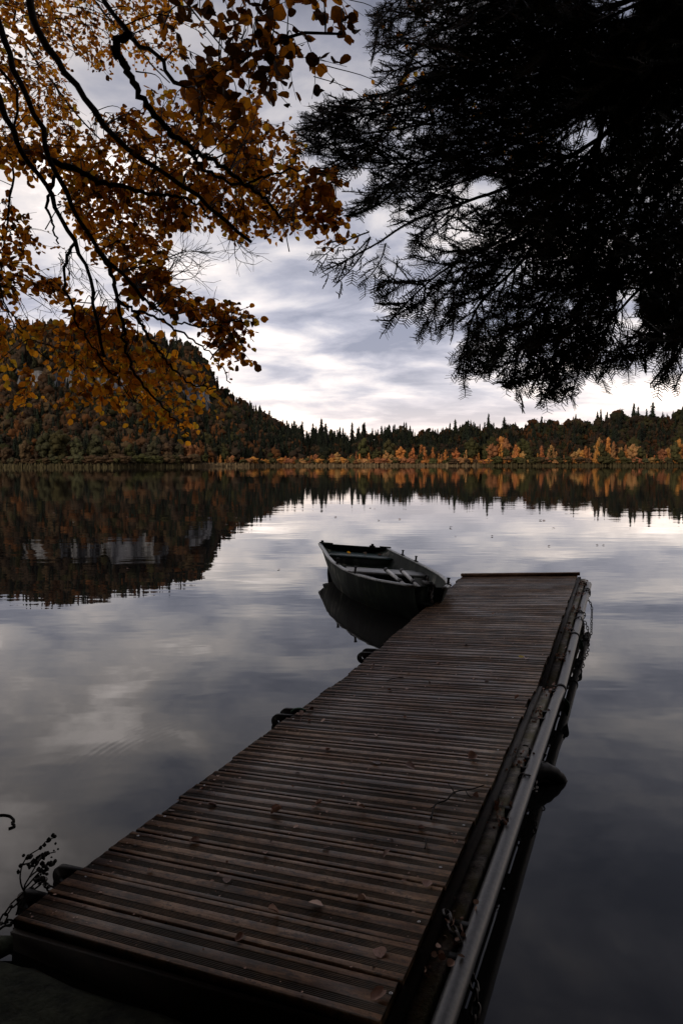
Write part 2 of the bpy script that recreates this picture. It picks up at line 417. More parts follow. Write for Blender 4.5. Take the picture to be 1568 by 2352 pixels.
# plateau behind the skyline
Xb, Yb, Zb = [], [], []
for k, fz in ((60, .995), (200, .9), (700, .6), (2200, .3)):
    yy = Yt[:, -1] + k; Xb.append((us - CX) / F * yy); Yb.append(yy); Zb.append(Zt[:, -1] * fz)
G = np.stack([np.concatenate([Xt, np.array(Xb).T], 1), np.concatenate([Yt, np.array(Yb).T], 1), np.concatenate([Zt, np.array(Zb).T], 1)], -1)
m_, n_ = G.shape[:2]
ii, jj = np.meshgrid(np.arange(m_ - 1), np.arange(n_ - 1), indexing='ij')
q = np.stack([ii * n_ + jj, (ii + 1) * n_ + jj, (ii + 1) * n_ + jj + 1, ii * n_ + jj + 1], -1).reshape(-1, 4)
tag(link_mesh('hill_terrain', arr_mesh('hill_terrain', G.reshape(-1, 3), [q]), m_hill), kind='structure')
def ground(u, t):
    u, t = np.asarray(u, float), np.asarray(t, float)
    y = depth(u, t) + np.interp(u, [0, 480, 560], [1, 1, .2]) * np.sin(u * .11 + 3 * np.sin(u * .033)) * np.exp(-((t - .63) / .05) ** 2) * 6
    return np.stack([(u - CX) / F * y, y, C + terr_e(u, t) / F * y], -1)

# tree prototypes of unit height: vertices, triangles, per-vertex random
def _ico():
    t = (1 + 5 ** .5) / 2
    v = [(-1, t, 0), (1, t, 0), (-1, -t, 0), (1, -t, 0), (0, -1, t), (0, 1, t), (0, -1, -t), (0, 1, -t), (t, 0, -1), (t, 0, 1), (-t, 0, -1), (-t, 0, 1)]
    f = [(0, 11, 5), (0, 5, 1), (0, 1, 7), (0, 7, 10), (0, 10, 11), (1, 5, 9), (5, 11, 4), (11, 10, 2), (10, 7, 6), (7, 1, 8), (3, 9, 4), (3, 4, 2), (3, 2, 6), (3, 6, 8), (3, 8, 9), (4, 9, 5), (2, 4, 11), (6, 2, 10), (8, 6, 7), (9, 8, 1)]
    v = [np.array(p, float) / np.linalg.norm(p) for p in v]; mid = {}; f2 = []
    def m(a, b):
        k = (min(a, b), max(a, b))
        if k not in mid: p = v[a] + v[b]; v.append(p / np.linalg.norm(p)); mid[k] = len(v) - 1
        return mid[k]
    for a, b, c in f:
        x, y, z = m(a, b), m(b, c), m(c, a); f2 += [(a, x, z), (b, y, x), (c, z, y), (x, y, z)]
    return np.array(v), np.array(f2)
ICV, ICF = _ico()
def proto_conifer(k, layers=11):
    g = np.random.default_rng(100 + k); V, Fc, r = [], [], []
    n = 0; lean = g.normal(0, .012, 2); fat = g.uniform(.85, 1.2)
    for L in range(layers):
        h = .06 + .86 * (L / layers) ** .95
        rad = (.22 * (1 - h) ** .8 * g.uniform(.7, 1.25) + .014) * fat
        nb = 10 if L < 7 else 6
        for b in range(nb):
            if g.random() < .10: continue
            a = (b + g.uniform(-.4, .4)) / nb * 2 * np.pi + L
            rr = rad * g.uniform(.55, 1.25); w = rad * g.uniform(.30, .5) + .008
            dv = np.array([math.cos(a), math.sin(a), 0]); sv = np.array([-dv[1], dv[0], 0]); c0 = np.array([lean[0] * h, lean[1] * h, 0])
            V += [c0 + [0, 0, h + .07], c0 + dv * rr * .55 + sv * w * .7 + [0, 0, h], c0 + dv * rr + [0, 0, h - .06 * g.uniform(.2, 1.5)], c0 + dv * rr * .55 - sv * w * .7 + [0, 0, h]]
            Fc += [[n, n + 1, n + 2], [n, n + 2, n + 3]]; n += 4
            r += [g.random()] * 4
    m = 7                                           # solid heart of the crown
    for z, q in ((.05, .10), (.5, .06), (.93, .006)):
        for b in range(m): V.append(np.array([q * math.cos(b * 6.283 / m) * g.uniform(.7, 1.2), q * math.sin(b * 6.283 / m) * g.uniform(.7, 1.2), z])); r.append(.1)
    for l in range(2):
        for b in range(m):
            p0, p1 = n + l * m + b, n + l * m + (b + 1) % m; Fc += [[p0, p1, p1 + m], [p0, p1 + m, p0 + m]]
    n += 3 * m
    V += [np.array([.012, 0, .86]), np.array([0, 0, .985]), np.array([-.012, .004, .86])]; Fc.append([n, n + 1, n + 2]); r += [.3] * 3
    return np.array(V), np.array(Fc), np.array(r)
def proto_broad(k, nq=70, slim=.34, base=.10, size=.05, nl=9, upright=False):
    g = np.random.default_rng(300 + k); V, Fc, r, n = [], [], [], 0; lob = []
    for i in range(nl):
        if upright:
            z = base + (1 - base) * (.12 + .80 * (i + g.uniform(0, .6)) / nl); w = slim * (1.05 - .85 * (z - base) / (1 - base)) * min(1, .45 + (z - base) * 2.5)
            lob.append((g.normal(0, w * .45), g.normal(0, w * .45), z, w * g.uniform(.45, .75) * (9 / nl) ** .35, 1.5))
        else:
            a = g.uniform(0, 6.28); q = slim * .62 * math.sqrt(g.random()); z = g.uniform(base + .22, .84 - .5 * q)
            lob.append((q * math.cos(a), q * math.sin(a), z, slim * g.uniform(.36, .58) * (9 / nl) ** .42, 1.0))
    lob.append((0, 0, .93 - slim * .25, slim * .30, 1.3))
    for x, y, z, q, st in lob:
        P = ICV * q * np.array([1, 1, st]) * g.uniform(.85, 1.15, 3) * (1 + g.normal(0, .24, (len(ICV), 1))) + [x, y, z]
        P[:, 2] = np.clip(P[:, 2], base * .6, 1.02)
        V += list(P); Fc += (ICF + n).tolist(); n += len(ICV); r += [g.uniform(.15, .9)] * len(ICV)
    for i in range(nq):
        x, y, z, q, st = lob[g.integers(len(lob))]
        dv = unit(g.normal(size=3)); p = np.array([x, y, z]) + dv * q * g.uniform(.95, 1.45) * np.array([1, 1, st]); p[2] = np.clip(p[2], base, 1.04)
        a = unit(g.normal(size=3)); b = unit(np.cross(a, g.normal(size=3))); w = size * g.uniform(.4, 1.2)
        V += [p + a * w, p + b * w * .8, p - a * w * .9, p - b * w * .8]; Fc += [[n, n + 1, n + 2], [n, n + 2, n + 3]]; n += 4; r += [g.random()] * 4
    return np.array(V), np.array(Fc), np.array(r)

CON = [proto_conifer(i) for i in range(8)]
BRO = [proto_broad(i, 70, .36, .06, .05, 8) for i in range(5)] + [proto_broad(20 + i, 70, .30, .06, .05, 8, True) for i in range(3)]

def forest(name, items, label=None):
    """items: (proto, pos, height, width factor, tint)"""
    Vs, Fs, Rs, Ts, n = [], [], [], [], 0
    for (V, Fc, r), p, hgt, wf, tint in items:
        a = rng.uniform(0, 6.28); ca, sa = math.cos(a), math.sin(a)
        Q = np.column_stack([(V[:, 0] * ca - V[:, 1] * sa) * hgt * wf, (V[:, 0] * sa + V[:, 1] * ca) * hgt * wf, V[:, 2] * hgt]) + p
        Vs.append(Q); Fs.append(Fc + n); Rs.append(r); Ts.append(np.tile(tint, (len(V), 1))); n += len(V)
    me = arr_mesh(name, np.concatenate(Vs), [np.concatenate(Fs)], {'rnd': np.concatenate(Rs), 'tint': np.concatenate(Ts)})
    o = link_mesh(name, me, m_forest)
    return tag(o, kind='stuff')

GREEN = np.array([(.022, .030, .018), (.030, .036, .022), (.018, .022, .016)])
BROWN = np.array([(.17, .088, .042), (.12, .078, .048), (.25, .105, .036), (.10, .070, .046), (.17, .115, .060)])
OLIVE = np.array([(.10, .098, .036), (.13, .115, .045), (.08, .08, .038)])
def pick(a): return a[rng.integers(len(a))] * rng.uniform(.75, 1.25)
hill, ridge = [], []
for u in np.arange(-420, 690, 6.6):
    for t in np.arange(.09, 1.03, .050):
        uu, tt = u + rng.uniform(-4, 4), t + rng.uniform(-.02, .02)
        if u < 505 and .59 < tt < .632 and rng.random() < np.clip(cliff_w(uu) * 1.5, 0, .95): continue
        p = ground(uu, min(tt, 1.0)); py = rng.uniform(26, 46)
        if tt > .9: py *= .68
        if u < 505 and .46 < tt < .60 and cliff_w(uu) > .45: py *= .62
        h = py / F * p[1]
        pc = np.interp(uu, [-200, 100, 400, 560, 690], [.36, .38, .45, .68, .9])
        if rng.random() < pc: hill.append((CON[rng.integers(8)], p, h * 1.12, 1.05, pick(GREEN)))
        else: hill.append((BRO[rng.integers(8)], p - [0, 0, h * .12], h, 1.15, pick(BROWN) * .62 if rng.random() < .8 else pick(OLIVE) * .5))
for u in np.arange(640, 1900, 5.2):
    for t in np.arange(.14, 1.03, .085):
        uu, tt = u + rng.uniform(-5, 5), t + rng.uniform(-.04, .04)
        p = ground(uu, min(tt, 1.0)); py = rng.uniform(26, 44) * np.interp(tt, [.2, 1], [.75, 1.0])
        py *= .82 + .22 * math.sin(uu * .021 + 1) * math.sin(uu * .057) + .14 * math.sin(uu * .13)
        h = py / F * p[1]
        pc = np.interp(uu, [640, 800, 950, 1100, 1250, 1600], [.97, .9, .82, .72, .52, .48])
        if tt < .4: pc *= .6
        if tt > .8 and u > 900: pc *= .75
        if rng.random() < pc: ridge.append((CON[rng.integers(8)], p, h * 1.12, 1.0, pick(GREEN)))
        else: ridge.append((BRO[rng.integers(8)], p - [0, 0, h * .12], h * .95, 1.2, pick(BROWN) * .40 if rng.random() < .6 else pick(OLIVE) * .42))
forest('hillside_forest', hill)
forest('ridge_forest', ridge)

shadewood = []  # unseen trees added behind the viewer to keep sun and sky off jetty and boat
for k in range(150):
    x, y = rng.uniform(-45, 45), -rng.uniform(5, 38)
    if abs(x) > 14 and rng.random() < .5: y = rng.uniform(-20, 2 + .12 * (abs(x) - 14))
    hgt = rng.uniform(11, 19)
    shadewood.append((CON[rng.integers(8)] if rng.random() < .35 else BRO[rng.integers(8)], np.array([x, y, .4]), hgt, 1.25, pick(BROWN) * .8))
forest('shade_forest', shadewood)
# trees one can tell apart along the far shore
def mesh_of(name, proto):
    V, Fc, r = proto
    return arr_mesh(name, V, [Fc], {'rnd': r})
def trunk_mesh(name, h0=.7, r0=.016):
    mb = MB(); mb.tube([(0, 0, -.05), (.004, 0, .3), (-.004, .004, h0), (0, 0, .92)], [r0, r0 * .8, r0 * .5, r0 * .15], 5)
    for k in range(5):
        a = k * 2.4; z = .28 + k * .1
        mb.tube([(0, 0, z), (.09 * math.cos(a), .09 * math.sin(a), z + .12)], [r0 * .4, r0 * .15], 4)
    return mb.mesh(name)
tm = trunk_mesh('trunk')
tm.materials.append(m_trunk)
crowns = {}
for kind, args in (('birch', (620, .22, .02, .021, 26, True)), ('round', (620, .32, .03, .025, 34, False)), ('shrub', (420, .52, .0, .045, 26, False))):
    crowns[kind] = [mesh_of('crown', proto_broad(40 + 10 * len(kind) + i, *args)) for i in range(4)]
    for c_ in crowns[kind]: c_.materials.append(m_shore)
crowns['spruce'] = [mesh_of('crown', proto_conifer(60 + i, 13)) for i in range(4)]
for c_ in crowns['spruce']: c_.materials.append(m_shore)

shore = []   # (u, t, height px, kind, colour name, colour)
AMB = {'amber': (.62, .265, .070), 'rust orange': (.54, .200, .068), 'pale gold': (.54, .295, .115), 'russet': (.40, .165, .075)}
OLV = {'olive green': (.085, .078, .030), 'grey green': (.095, .088, .046), 'dull brown': (.12, .075, .040)}
def prof(u): return np.interp(u, [380, 470, 560, 700, 800, 900, 1000, 1090, 1190, 1260, 1330, 1400, 1500, 1600], [34, 30, 20, 24, 32, 42, 46, 48, 62, 44, 42, 62, 56, 62])
ak = list(AMB)
for u in np.arange(470, 1640, 7.4):
    uu = u + rng.uniform(-4, 4)
    for row in (0, 1):
        if row and rng.random() < .55: continue
        hp = prof(uu) * (.30 + .70 * rng.random() ** .9) * (.88 + .26 * math.sin(uu * .045) * math.sin(uu * .017 + 1)) * (1.0 if row == 0 else 1.12)
        if rng.random() < .82: shore.append((uu, .025 + .05 * row + rng.uniform(0, .02), hp, 'birch' if rng.random() < .65 else 'round', ak[rng.integers(4)]))
        else: shore.append((uu, .03 + .06 * row, hp * 1.05, 'round', 'olive green'))
for u, hp, cn in ((20, 40, 'dull brown'), (62, 55, 'dull brown'), (110, 74, 'grey green'), (140, 80, 'olive green'), (180, 62, 'grey green'), (222, 70, 'grey green'), (262, 50, 'dull brown'), (300, 46, 'olive green'), (355, 55, 'grey green'), (385, 50, 'dull brown'), (412, 48, 'grey green'), (432, 52, 'russet'), (450, 44, 'russet'), (835, 62, 'olive green'), (892, 58, 'olive green'), (1128, 66, 'olive green'), (1080, 62, 'olive green')):
    shore.append((u, .05, hp, 'round', cn))
for u in list(np.arange(-40, 470, 17)) + list(np.arange(1040, 1620, 26)):
    uu = u + rng.uniform(-5, 5)
    hp = np.interp(uu, [0, 120, 180, 400, 780, 1100, 1600], [13, 16, 20, 22, 12, 15, 17]) * rng.uniform(.75, 1.2)
    shore.append((uu, .004, hp, 'shrub', ['olive green', 'grey green', 'dull brown'][rng.integers(3)]))
for u in np.arange(560, 1620, 9.5):
    shore.append((u + rng.uniform(-5, 5), .008, rng.uniform(8, 17), 'shrub', ['pale gold', 'russet', 'olive green', 'amber'][rng.integers(4)]))
for u, hp in ((672, 62), (700, 60), (716, 64), (741, 76), (756, 62), (787, 60), (812, 66), (832, 62), (868, 60), (1002, 66), (1018, 64), (1040, 74), (1062, 66), (1094, 70), (1123, 66), (1160, 62), (1197, 70), (1230, 62), (1375, 72), (1420, 60), (1450, 66), (1484, 66), (548, 42), (572, 40), (610, 46), (640, 50)):
    if rng.random() < .4: continue
    shore.append((u + rng.uniform(-8, 8), .97, hp * rng.uniform(.62, .90) * (1 if u > 660 else .9), 'spruce', 'dark'))
def zone(u):
    if u < 250: return 'under the cliffs'
    if u < 470: return 'behind hanging boughs'
    if u < 660: return 'below the hill end'
    if u < 880: return 'above the boat'
    if u < 1060: return 'between boat and jetty'
    if u < 1330: return 'above the jetty end'
    return 'near right photo edge'
ORD = ['first', 'second', 'third', 'fourth', 'fifth', 'sixth', 'seventh', 'eighth', 'ninth', 'tenth', 'eleventh', 'twelfth', 'thirteenth', 'fourteenth', 'fifteenth', 'sixteenth', 'seventeenth', 'eighteenth', 'nineteenth', 'twentieth']
cnt = {}; tot = {}
NAME = {'birch': ('birch_tree', 'slim birch', 'tree', 'autumn trees along the far shore'), 'round': ('broadleaf_tree', 'round tree', 'tree', 'autumn trees along the far shore'),
        'shrub': ('shore_shrub', 'low bush', 'bush', 'bushes at the far waterline'), 'spruce': ('spruce_tree', 'pointed spruce', 'tree', 'spruces standing out on the skyline')}
shore.sort(key=lambda s: s[0])
for u, t, hp, kind, cn in shore: tot[(zone(u), kind, cn)] = tot.get((zone(u), kind, cn), 0) + 1
for u, t, hp, kind, cn in shore:
    p = ground(u, t); p[2] = max(p[2], .05) if kind != 'spruce' else p[2]
    hgt = hp / F * p[1]
    nm, word, cat, grp = NAME[kind]
    key = (zone(u), kind, cn); cnt[key] = cnt.get(key, 0) + 1
    o_ = ORD[cnt[key] - 1]
    where = 'on the skyline' if kind == 'spruce' else ('at the waterline' if kind == 'shrub' else 'on the far shore')
    lab = (f'{cn} {word} {where} {zone(u)}' if tot[key] == 1 else f'{o_} {cn} {word} from left {where} {zone(u)}')
    r_ = empty(nm, p, lab, cat, grp)
    r_.rotation_euler = (0, 0, rng.uniform(0, 6.28))
    wf = rng.uniform(.8, 1.2) * {'shrub': 1.9, 'birch': .78, 'round': .98, 'spruce': 1.0}[kind]
    r_.scale = (hgt * wf, hgt * wf, hgt)
    cm = crowns[kind][rng.integers(4)]
    cr = bpy.data.objects.new('crown', cm); COL.objects.link(cr); cr.parent = r_
    base = AMB.get(cn) or OLV.get(cn) or (.024, .030, .018)
    kk = rng.uniform(.75, 1.25); cr.color = (base[0] * kk, base[1] * kk * rng.uniform(.92, 1.1), base[2] * kk, 1)
    if kind in ('birch', 'round', 'spruce'):
        tr = bpy.data.objects.new('trunk', tm); COL.objects.link(tr); tr.parent = r_
# reeds fringing the far shore
Vs, Fs, Rs, Ts, n = [], [], [], [], 0
for u in np.arange(-300, 1800, .6):
    uu = u + rng.uniform(-1, 1); p = ground(uu, rng.uniform(0, .006)); p[2] = -.1
    p[1] -= rng.uniform(-1, 2.2); h = rng.uniform(.5, 1.5); w = rng.uniform(.1, .35); l = rng.uniform(-.15, .15)
    Vs += [p + [-w, 0, 0], p + [w, 0, 0], p + [w * .3 + l, 0, h], p + [-w * .3 + l, 0, h]]; Fs.append([n, n + 1, n + 2, n + 3]); n += 4
    Rs += [rng.random()] * 4
    tt = np.array((.30, .215, .12)) if 430 < uu < 1100 else np.array((.13, .105, .052))
    Ts += [tt * rng.uniform(.6, 1.2)] * 4
tag(link_mesh('reed_bed', arr_mesh('reed_bed', np.array(Vs), [np.array(Fs)], {'rnd': np.array(Rs), 'tint': np.array(Ts)}), m_reed), kind='stuff')

# ---------------------------------------------------------------- jetty
A = np.array([-1.123, 2.224, .09]); WV = unit([.9059, -.415, .085]); U1 = unit([.39863, .91711, .002])
H2 = np.array([.05, 4.903, .097]); U2 = unit([1.443, 3.447, .146]); WV2 = unit([.9055, -.4256, .0806])
L1, LTOT, JW = 2.925, 6.63, 1.355
def frame(s):
    if s < L1: u, w, o = U1, WV, A + U1 * s
    else: u, w, o = U2, WV2, H2 + U2 * (s - L1)
    return u, w, unit(np.cross(w, u)), o
def J(s, t, h=0.0):
    u, w, n, o = frame(s); return o + w * t + n * h
jet = empty('jetty', J(0, 0, -.09), 'long narrow wooden plank jetty running out over the still lake', 'jetty')
# grooved boards
def board_profile():
    pts = []
    def flat(a, b): pts.extend([(a, -.0004, .5), (a + .0015, 0, 0), (b - .0015, 0, 0), (b, -.0004, .5)])
    def grooves(a, n, pitch, gw):
        for k in range(n):
            x = a + k * pitch
            pts.extend([(x, -.0006, .52), (x + .0008, -.0045, 1), (x + gw, -.0045, 1), (x + gw + .0008, -.0006, .52)])
    pts.append((0, -.003, .3)); flat(.003, .023); grooves(.0235, 5, .0062, .0034)
    flat(.0555, .0945); grooves(.0950, 5, .0062, .0034); flat(.127, .146); pts.append((.149, -.003, .3))
    return np.array(pts)
BP = board_profile()
def make_deck(s0, s1, name):
    Vs, Fs, Gs, Rs, n = [], [], [], [], 0
    nb = int(round((s1 - s0) / .1555)); pitch = (s1 - s0) / nb
    k_ = pitch / .1555
    for b in range(nb):
        sb = s0 + b * pitch + .001
        tl, tr = rng.normal(0, .006), JW + rng.normal(0, .004); dh = rng.normal(0, .0012); tilt = rng.normal(0, .004)
        if rng.random() < .12: tl += .018
        prof_ = [(x * k_, z) for x, z, g in BP] + [(.149 * k_, -.03), (0, -.03)]
        gg = [g for _, _, g in BP] + [.6, .6]
        N = len(prof_); tsx = np.linspace(tl, tr, 7); r = rng.random()
        for t in tsx:
            for (x, z), g in zip(prof_, gg):
                Vs.append(J(sb + x, t, z + dh + tilt * (x - .07))); Gs.append(g); Rs.append(r)
        for i in range(len(tsx) - 1):
            for j in range(N):
                a, b2 = n + i * N + j, n + i * N + (j + 1) % N
                Fs.append([a, a + N, b2 + N, b2])
        caps = [list(range(n, n + N))[::-1], list(range(n + (len(tsx) - 1) * N, n + len(tsx) * N))]
        n += N * len(tsx)
        yield_caps.extend(caps)
    return Vs, Fs, Gs, Rs
for s0, s1 in ((0, L1), (L1 + .004, LTOT)):
    yield_caps = []
    Vs, Fs, Gs, Rs = make_deck(s0, s1, 'deck')
    me = arr_mesh('deck', np.array(Vs) - parent_loc(jet), [np.array(Fs), np.array(yield_caps)], {'groove': np.array(Gs), 'rnd': np.array(Rs)})
    link_mesh('deck', me, m_deck, jet)
mb = MB(); u, w, n, o = frame(LTOT)
mb.box(J(LTOT - .03, -.006, .002), u * .055, w * (JW + .03), n * .032)
mb.build('end_batten', m_deck, jet)
for s0, s1 in ((-.0, L1 - .01), (L1 + .01, LTOT - .01)):
    mb = MB(); u, w, n, o = frame((s0 + s1) / 2); ln = s1 - s0
    mb.box(J(s0 + .001, JW + .003, -.125), u * ln, w * .030, n * .110)
    mb.box(J(s0 + .001, -.004, -.16), u * ln, w * .035, n * .128)
    mb.box(J(s0 + .02, .10, -.36), u * (ln - .04), w * (JW - .2), n * .325)
    mb.build('side_beam', m_beam, jet)
    mb = MB(); mb.box(J(s0 + .001, JW + .034, -.125), u * ln, w * .048, n * .085)
    mb.build('mossy_ledge', m_moss, jet)
mb = MB(); u, w, n, o = frame(0)
mb.box(J(-.022, .012, -.26), u * .02, w * (JW - .02), n * .232)
mb.build('front_board', m_beam, jet)
# pipe threaded through lugs on the right
PIPE_T, PIPE_R = JW + .125, .031
def pipe_pt(s): return J(s, PIPE_T, -.066)
pipe = empty('mooring_pipe', pipe_pt(3), 'long grey galvanised pipe running beside the right edge of the jetty', 'pipe')
mb = MB()
ss = np.concatenate([np.linspace(-.6, 6.42, 30), [6.45, 6.462]])
rr = np.full(len(ss), PIPE_R); rr[-2:] = [PIPE_R * .93, PIPE_R * .55]
mb.tube([pipe_pt(s) for s in ss], rr, 20)
tube_part = mb.build('tube', m_steel, pipe, True)
for s in (3.05, 6.08, 4.32, ):
    mb = MB(); p0, p1 = pipe_pt(s - .012), pipe_pt(s + .012)
    mb.tube([pipe_pt(s - .016), pipe_pt(s - .012), p1, pipe_pt(s + .016)], [PIPE_R, PIPE_R + .006, PIPE_R + .006, PIPE_R], 20)
    mb.build('pipe_collar', m_blacksteel, tube_part, True)
def lug(s, side, tipt, th=.026, rad=.047, hz=-.062):
    """rounded steel plate standing across the jetty with a bolt hole"""
    mb = MB(); u, w, n, o = frame(s)
    t0 = .02 if side < 0 else JW - .02
    sg = side
    a = np.linspace(-math.pi / 2, math.pi / 2, 13)
    outl = [(t0, -rad)] + [(tipt + sg * rad * math.cos(x), rad * math.sin(x)) for x in a] + [(t0, rad)]
    hol = [(tipt + .013 * math.cos(x), .013 * math.sin(x)) for x in np.linspace(0, 2 * math.pi, 12, endpoint=False)]
    V = []
    for ds in (-th / 2, th / 2):
        V += [o + u * ds + w * t + n * (hz + h) for t, h in outl] + [o + u * ds + w * t + n * (hz + h) for t, h in hol]
    No, Nh = len(outl), len(hol); N = No + Nh
    fs3, fs4 = [], []
    # ring between outline and hole: match each hole vertex to nearest outline vertices
    for base_, flip in ((0, False), (N, True)):
        hidx = [min(range(Nh), key=lambda k: (hol[k][0] - outl[i][0]) ** 2 + (hol[k][1] - outl[i][1]) ** 2) for i in range(No)]
        for i in range(No):
            j = (i + 1) % No; k0, k1 = hidx[i], hidx[j]
            tri = [base_ + i, base_ + j, base_ + No + k0]; fs3.append(tri[::-1] if flip else tri)
            st_ = ((k1 - k0 + Nh // 2) % Nh) - Nh // 2; k = k0
            while k != k1:
                kn = (k + (1 if st_ > 0 else -1)) % Nh
                tri = [base_ + j, base_ + No + kn, base_ + No + k]; fs3.append(tri[::-1] if flip else tri); k = kn
    for i in range(No): fs4.append([i, i + N, (i + 1) % No + N, (i + 1) % No])
    for i in range(Nh): fs4.append([No + i, No + (i + 1) % Nh, No + (i + 1) % Nh + N, No + i + N])
    mb.add(V, [np.array(fs3), np.array(fs4)])
    return mb.build('mooring_lug', m_blacksteel, jet)
for s in (2.08, 2.19, 3.50, 3.60, .16, .33, 5.78, 5.88): lug(s, -1, -.115)
RL = (.35, .50, 1.18, 1.30, 1.72, 1.84, 2.40, 2.52, 2.92, 3.04, 3.64, 3.74, 4.36, 4.46, 5.05, 5.15, 5.78, 5.88, 6.30, 6.38)
for s in RL: lug(s, 1, PIPE_T, .030, .026, -.066)
for s, t in [(s, JW - .035 + rng.normal(0, .006)) for s in (.10, .41, .72, 1.03, 1.50, 1.80, 2.27)] + [(s, .05 + rng.normal(0, .01)) for s in (.28, .58, .75, 1.06, 1.98)]:
    mb = MB(); u, w, n, o = frame(s); p = J(s, t, .0012)
    th = np.linspace(0, 2 * math.pi, 10, endpoint=False)
    ringp = [p + .0038 * (math.cos(x) * u + math.sin(x) * w) for x in th]
    mb.tube(ringp, .0013, 6, closed=True)
    mb.build('screw_head', m_screw, jet, True)

# chains
def chain(pts, name, label, link=.034, r=.0036, group='chains on the mooring pipe'):
    pts = np.asarray(pts, float); L = np.linalg.norm(np.diff(pts, axis=0), axis=1).sum(); n = max(3, int(L / (link * .78)))
    q = resample(pts, n + 1); mb = MB(); base = q[0]
    for i in range(n):
        a, b = q[i], q[i + 1]; t = unit(b - a); c_ = (a + b) / 2
        x = unit(np.cross(t, [.3, .2, 1])); 
        if i % 2: x = np.cross(t, x)
        th = np.linspace(0, 2 * math.pi, 12, endpoint=False)
        hl, hw = link / 2, link * .30
        V = [c_ + t * (np.sign(math.cos(k)) * (hl - hw) + hw * math.cos(k)) + x * hw * math.sin(k) for k in th]
        mb.tube(V, r, 5, closed=True)
    o = link_mesh(name, mb.mesh(name, base), m_chain, smooth=True); o.location = base
    return tag(o, label, 'chain', group)
def wrap(s, turns=1.0, rad=None, ph=0.0, sl=.0):
    rad = rad or PIPE_R + .006; u, w, n, o = frame(s); c_ = pipe_pt(s)
    return [c_ + u * (sl * k / 18) + rad * (math.cos(a) * w + math.sin(a) * n) for k, a in enumerate(np.linspace(ph, ph + 2 * math.pi * turns, int(18 * turns) + 1))]
chain(wrap(5.93, 1.6, None, 0, .05) + [pipe_pt(5.9) + np.array([.05, -.02, -.10]), pipe_pt(5.88) + np.array([.055, -.03, -.24]), pipe_pt(5.86) + np.array([.05, -.04, -.36])], 'chain', 'dark chain looped round the far tip of the grey pipe, hanging down to the water')
chain(wrap(5.02, 1.3, None, 1, .03) + [pipe_pt(5.0) + np.array([.06, 0, -.08]), pipe_pt(4.97) + np.array([.075, -.02, -.2]), pipe_pt(4.95) + np.array([.07, -.02, -.33])], 'chain', 'chain hanging in a tangle from the pipe just short of its far tip')
chain(wrap(4.78, 1.5, None, 2, .04) + [pipe_pt(4.8) + np.array([.05, 0.05, -.1]), pipe_pt(4.9) + np.array([.075, .1, -.16]), pipe_pt(5.1) + np.array([.07, .12, -.12])], 'chain', 'chain doubled round the pipe beside a small heap of leaves on the ledge')
chain([J(1.98, JW + .02, -.05)] + wrap(1.98, .55, None, 2.6, .0), 'chain', 'short bright chain crossing over the pipe above the half sunken tyre')
chain([J(.52, JW + .03, -.02), J(.46, JW + .06, -.02)] + wrap(.40, .45, None, 2.2, -.05) + [pipe_pt(.30) + np.array([.045, -.02, -.05]), pipe_pt(.2) + np.array([.05, -.03, -.1])], 'chain', 'heavy rusty chain draped over the nearest stretch of the pipe', .042, .0048)
chain([J(.20, .01, -.03), J(.19, -.05, -.005), J(.22, -.10, -.01), J(.10, -.14, -.05), J(.02, -.13, -.12)], 'chain', 'chain lying between the two nearest lugs on the left edge of the jetty')
# tyre hanging beside the pipe, lower half under water
def make_tyre(cpos, axis, R0, wd):
    root = empty('tyre', cpos, 'black car tyre hanging half sunk in the water beside the pipe', 'tyre')
    ax = unit(axis); e1 = unit(np.cross(ax, [0, 0, 1])); e2 = np.cross(ax, e1)
    na, prof_ = 72, [(-.30, .60), (-.46, .72), (-.50, .84), (-.44, .95), (-.36, .985), (-.22, 1.0), (-.20, .978), (-.17, .978), (-.15, 1.0), (0, 1.005), (.15, 1.0), (.17, .978), (.20, .978), (.22, 1.0), (.36, .985), (.44, .95), (.50, .84), (.46, .72), (.30, .60)]
    V, q = [], []; N = len(prof_)
    for i in range(na):
        a = i / na * 2 * math.pi
        for x, r in prof_:
            rr_ = r
            if r > .94 and i % 3 == 0 and abs(x) > .1: rr_ = r - .022
            if r > .94 and i % 3 == 1 and abs(x) < .12: rr_ = r - .018
            sk = .05 * x
            V.append(ax * x * wd + R0 * rr_ * (math.cos(a + sk) * e1 + math.sin(a + sk) * e2))
        for j in range(N - 1):
            q.append([i * N + j, ((i + 1) % na) * N + j, ((i + 1) % na) * N + j + 1, i * N + j + 1])
    mb = MB(); mb.add(V, [np.array(q)]); mb.build('tread', m_rubber, root, world=False)
    mb = MB()
    for sgn in (-1, 1):
        th = np.linspace(0, 2 * math.pi, 40, endpoint=False)
        mb.tube([ax * sgn * .30 * wd + R0 * .60 * (math.cos(x) * e1 + math.sin(x) * e2) for x in th], .012, 8, closed=True)
    mb.build('bead', m_rubber, root, True, world=False)
    return root
tc = np.array([.985, 3.40, -.105])
make_tyre(tc, unit([.42, -.90, .10]), .215, .16)
chain(wrap(1.62, .6, PIPE_R + .006, 1.2, .02) + [pipe_pt(1.66) + np.array([.04, .02, -.06]), tc + np.array([-.0, .06, .21])], 'chain', 'chain holding the black tyre under the pipe')

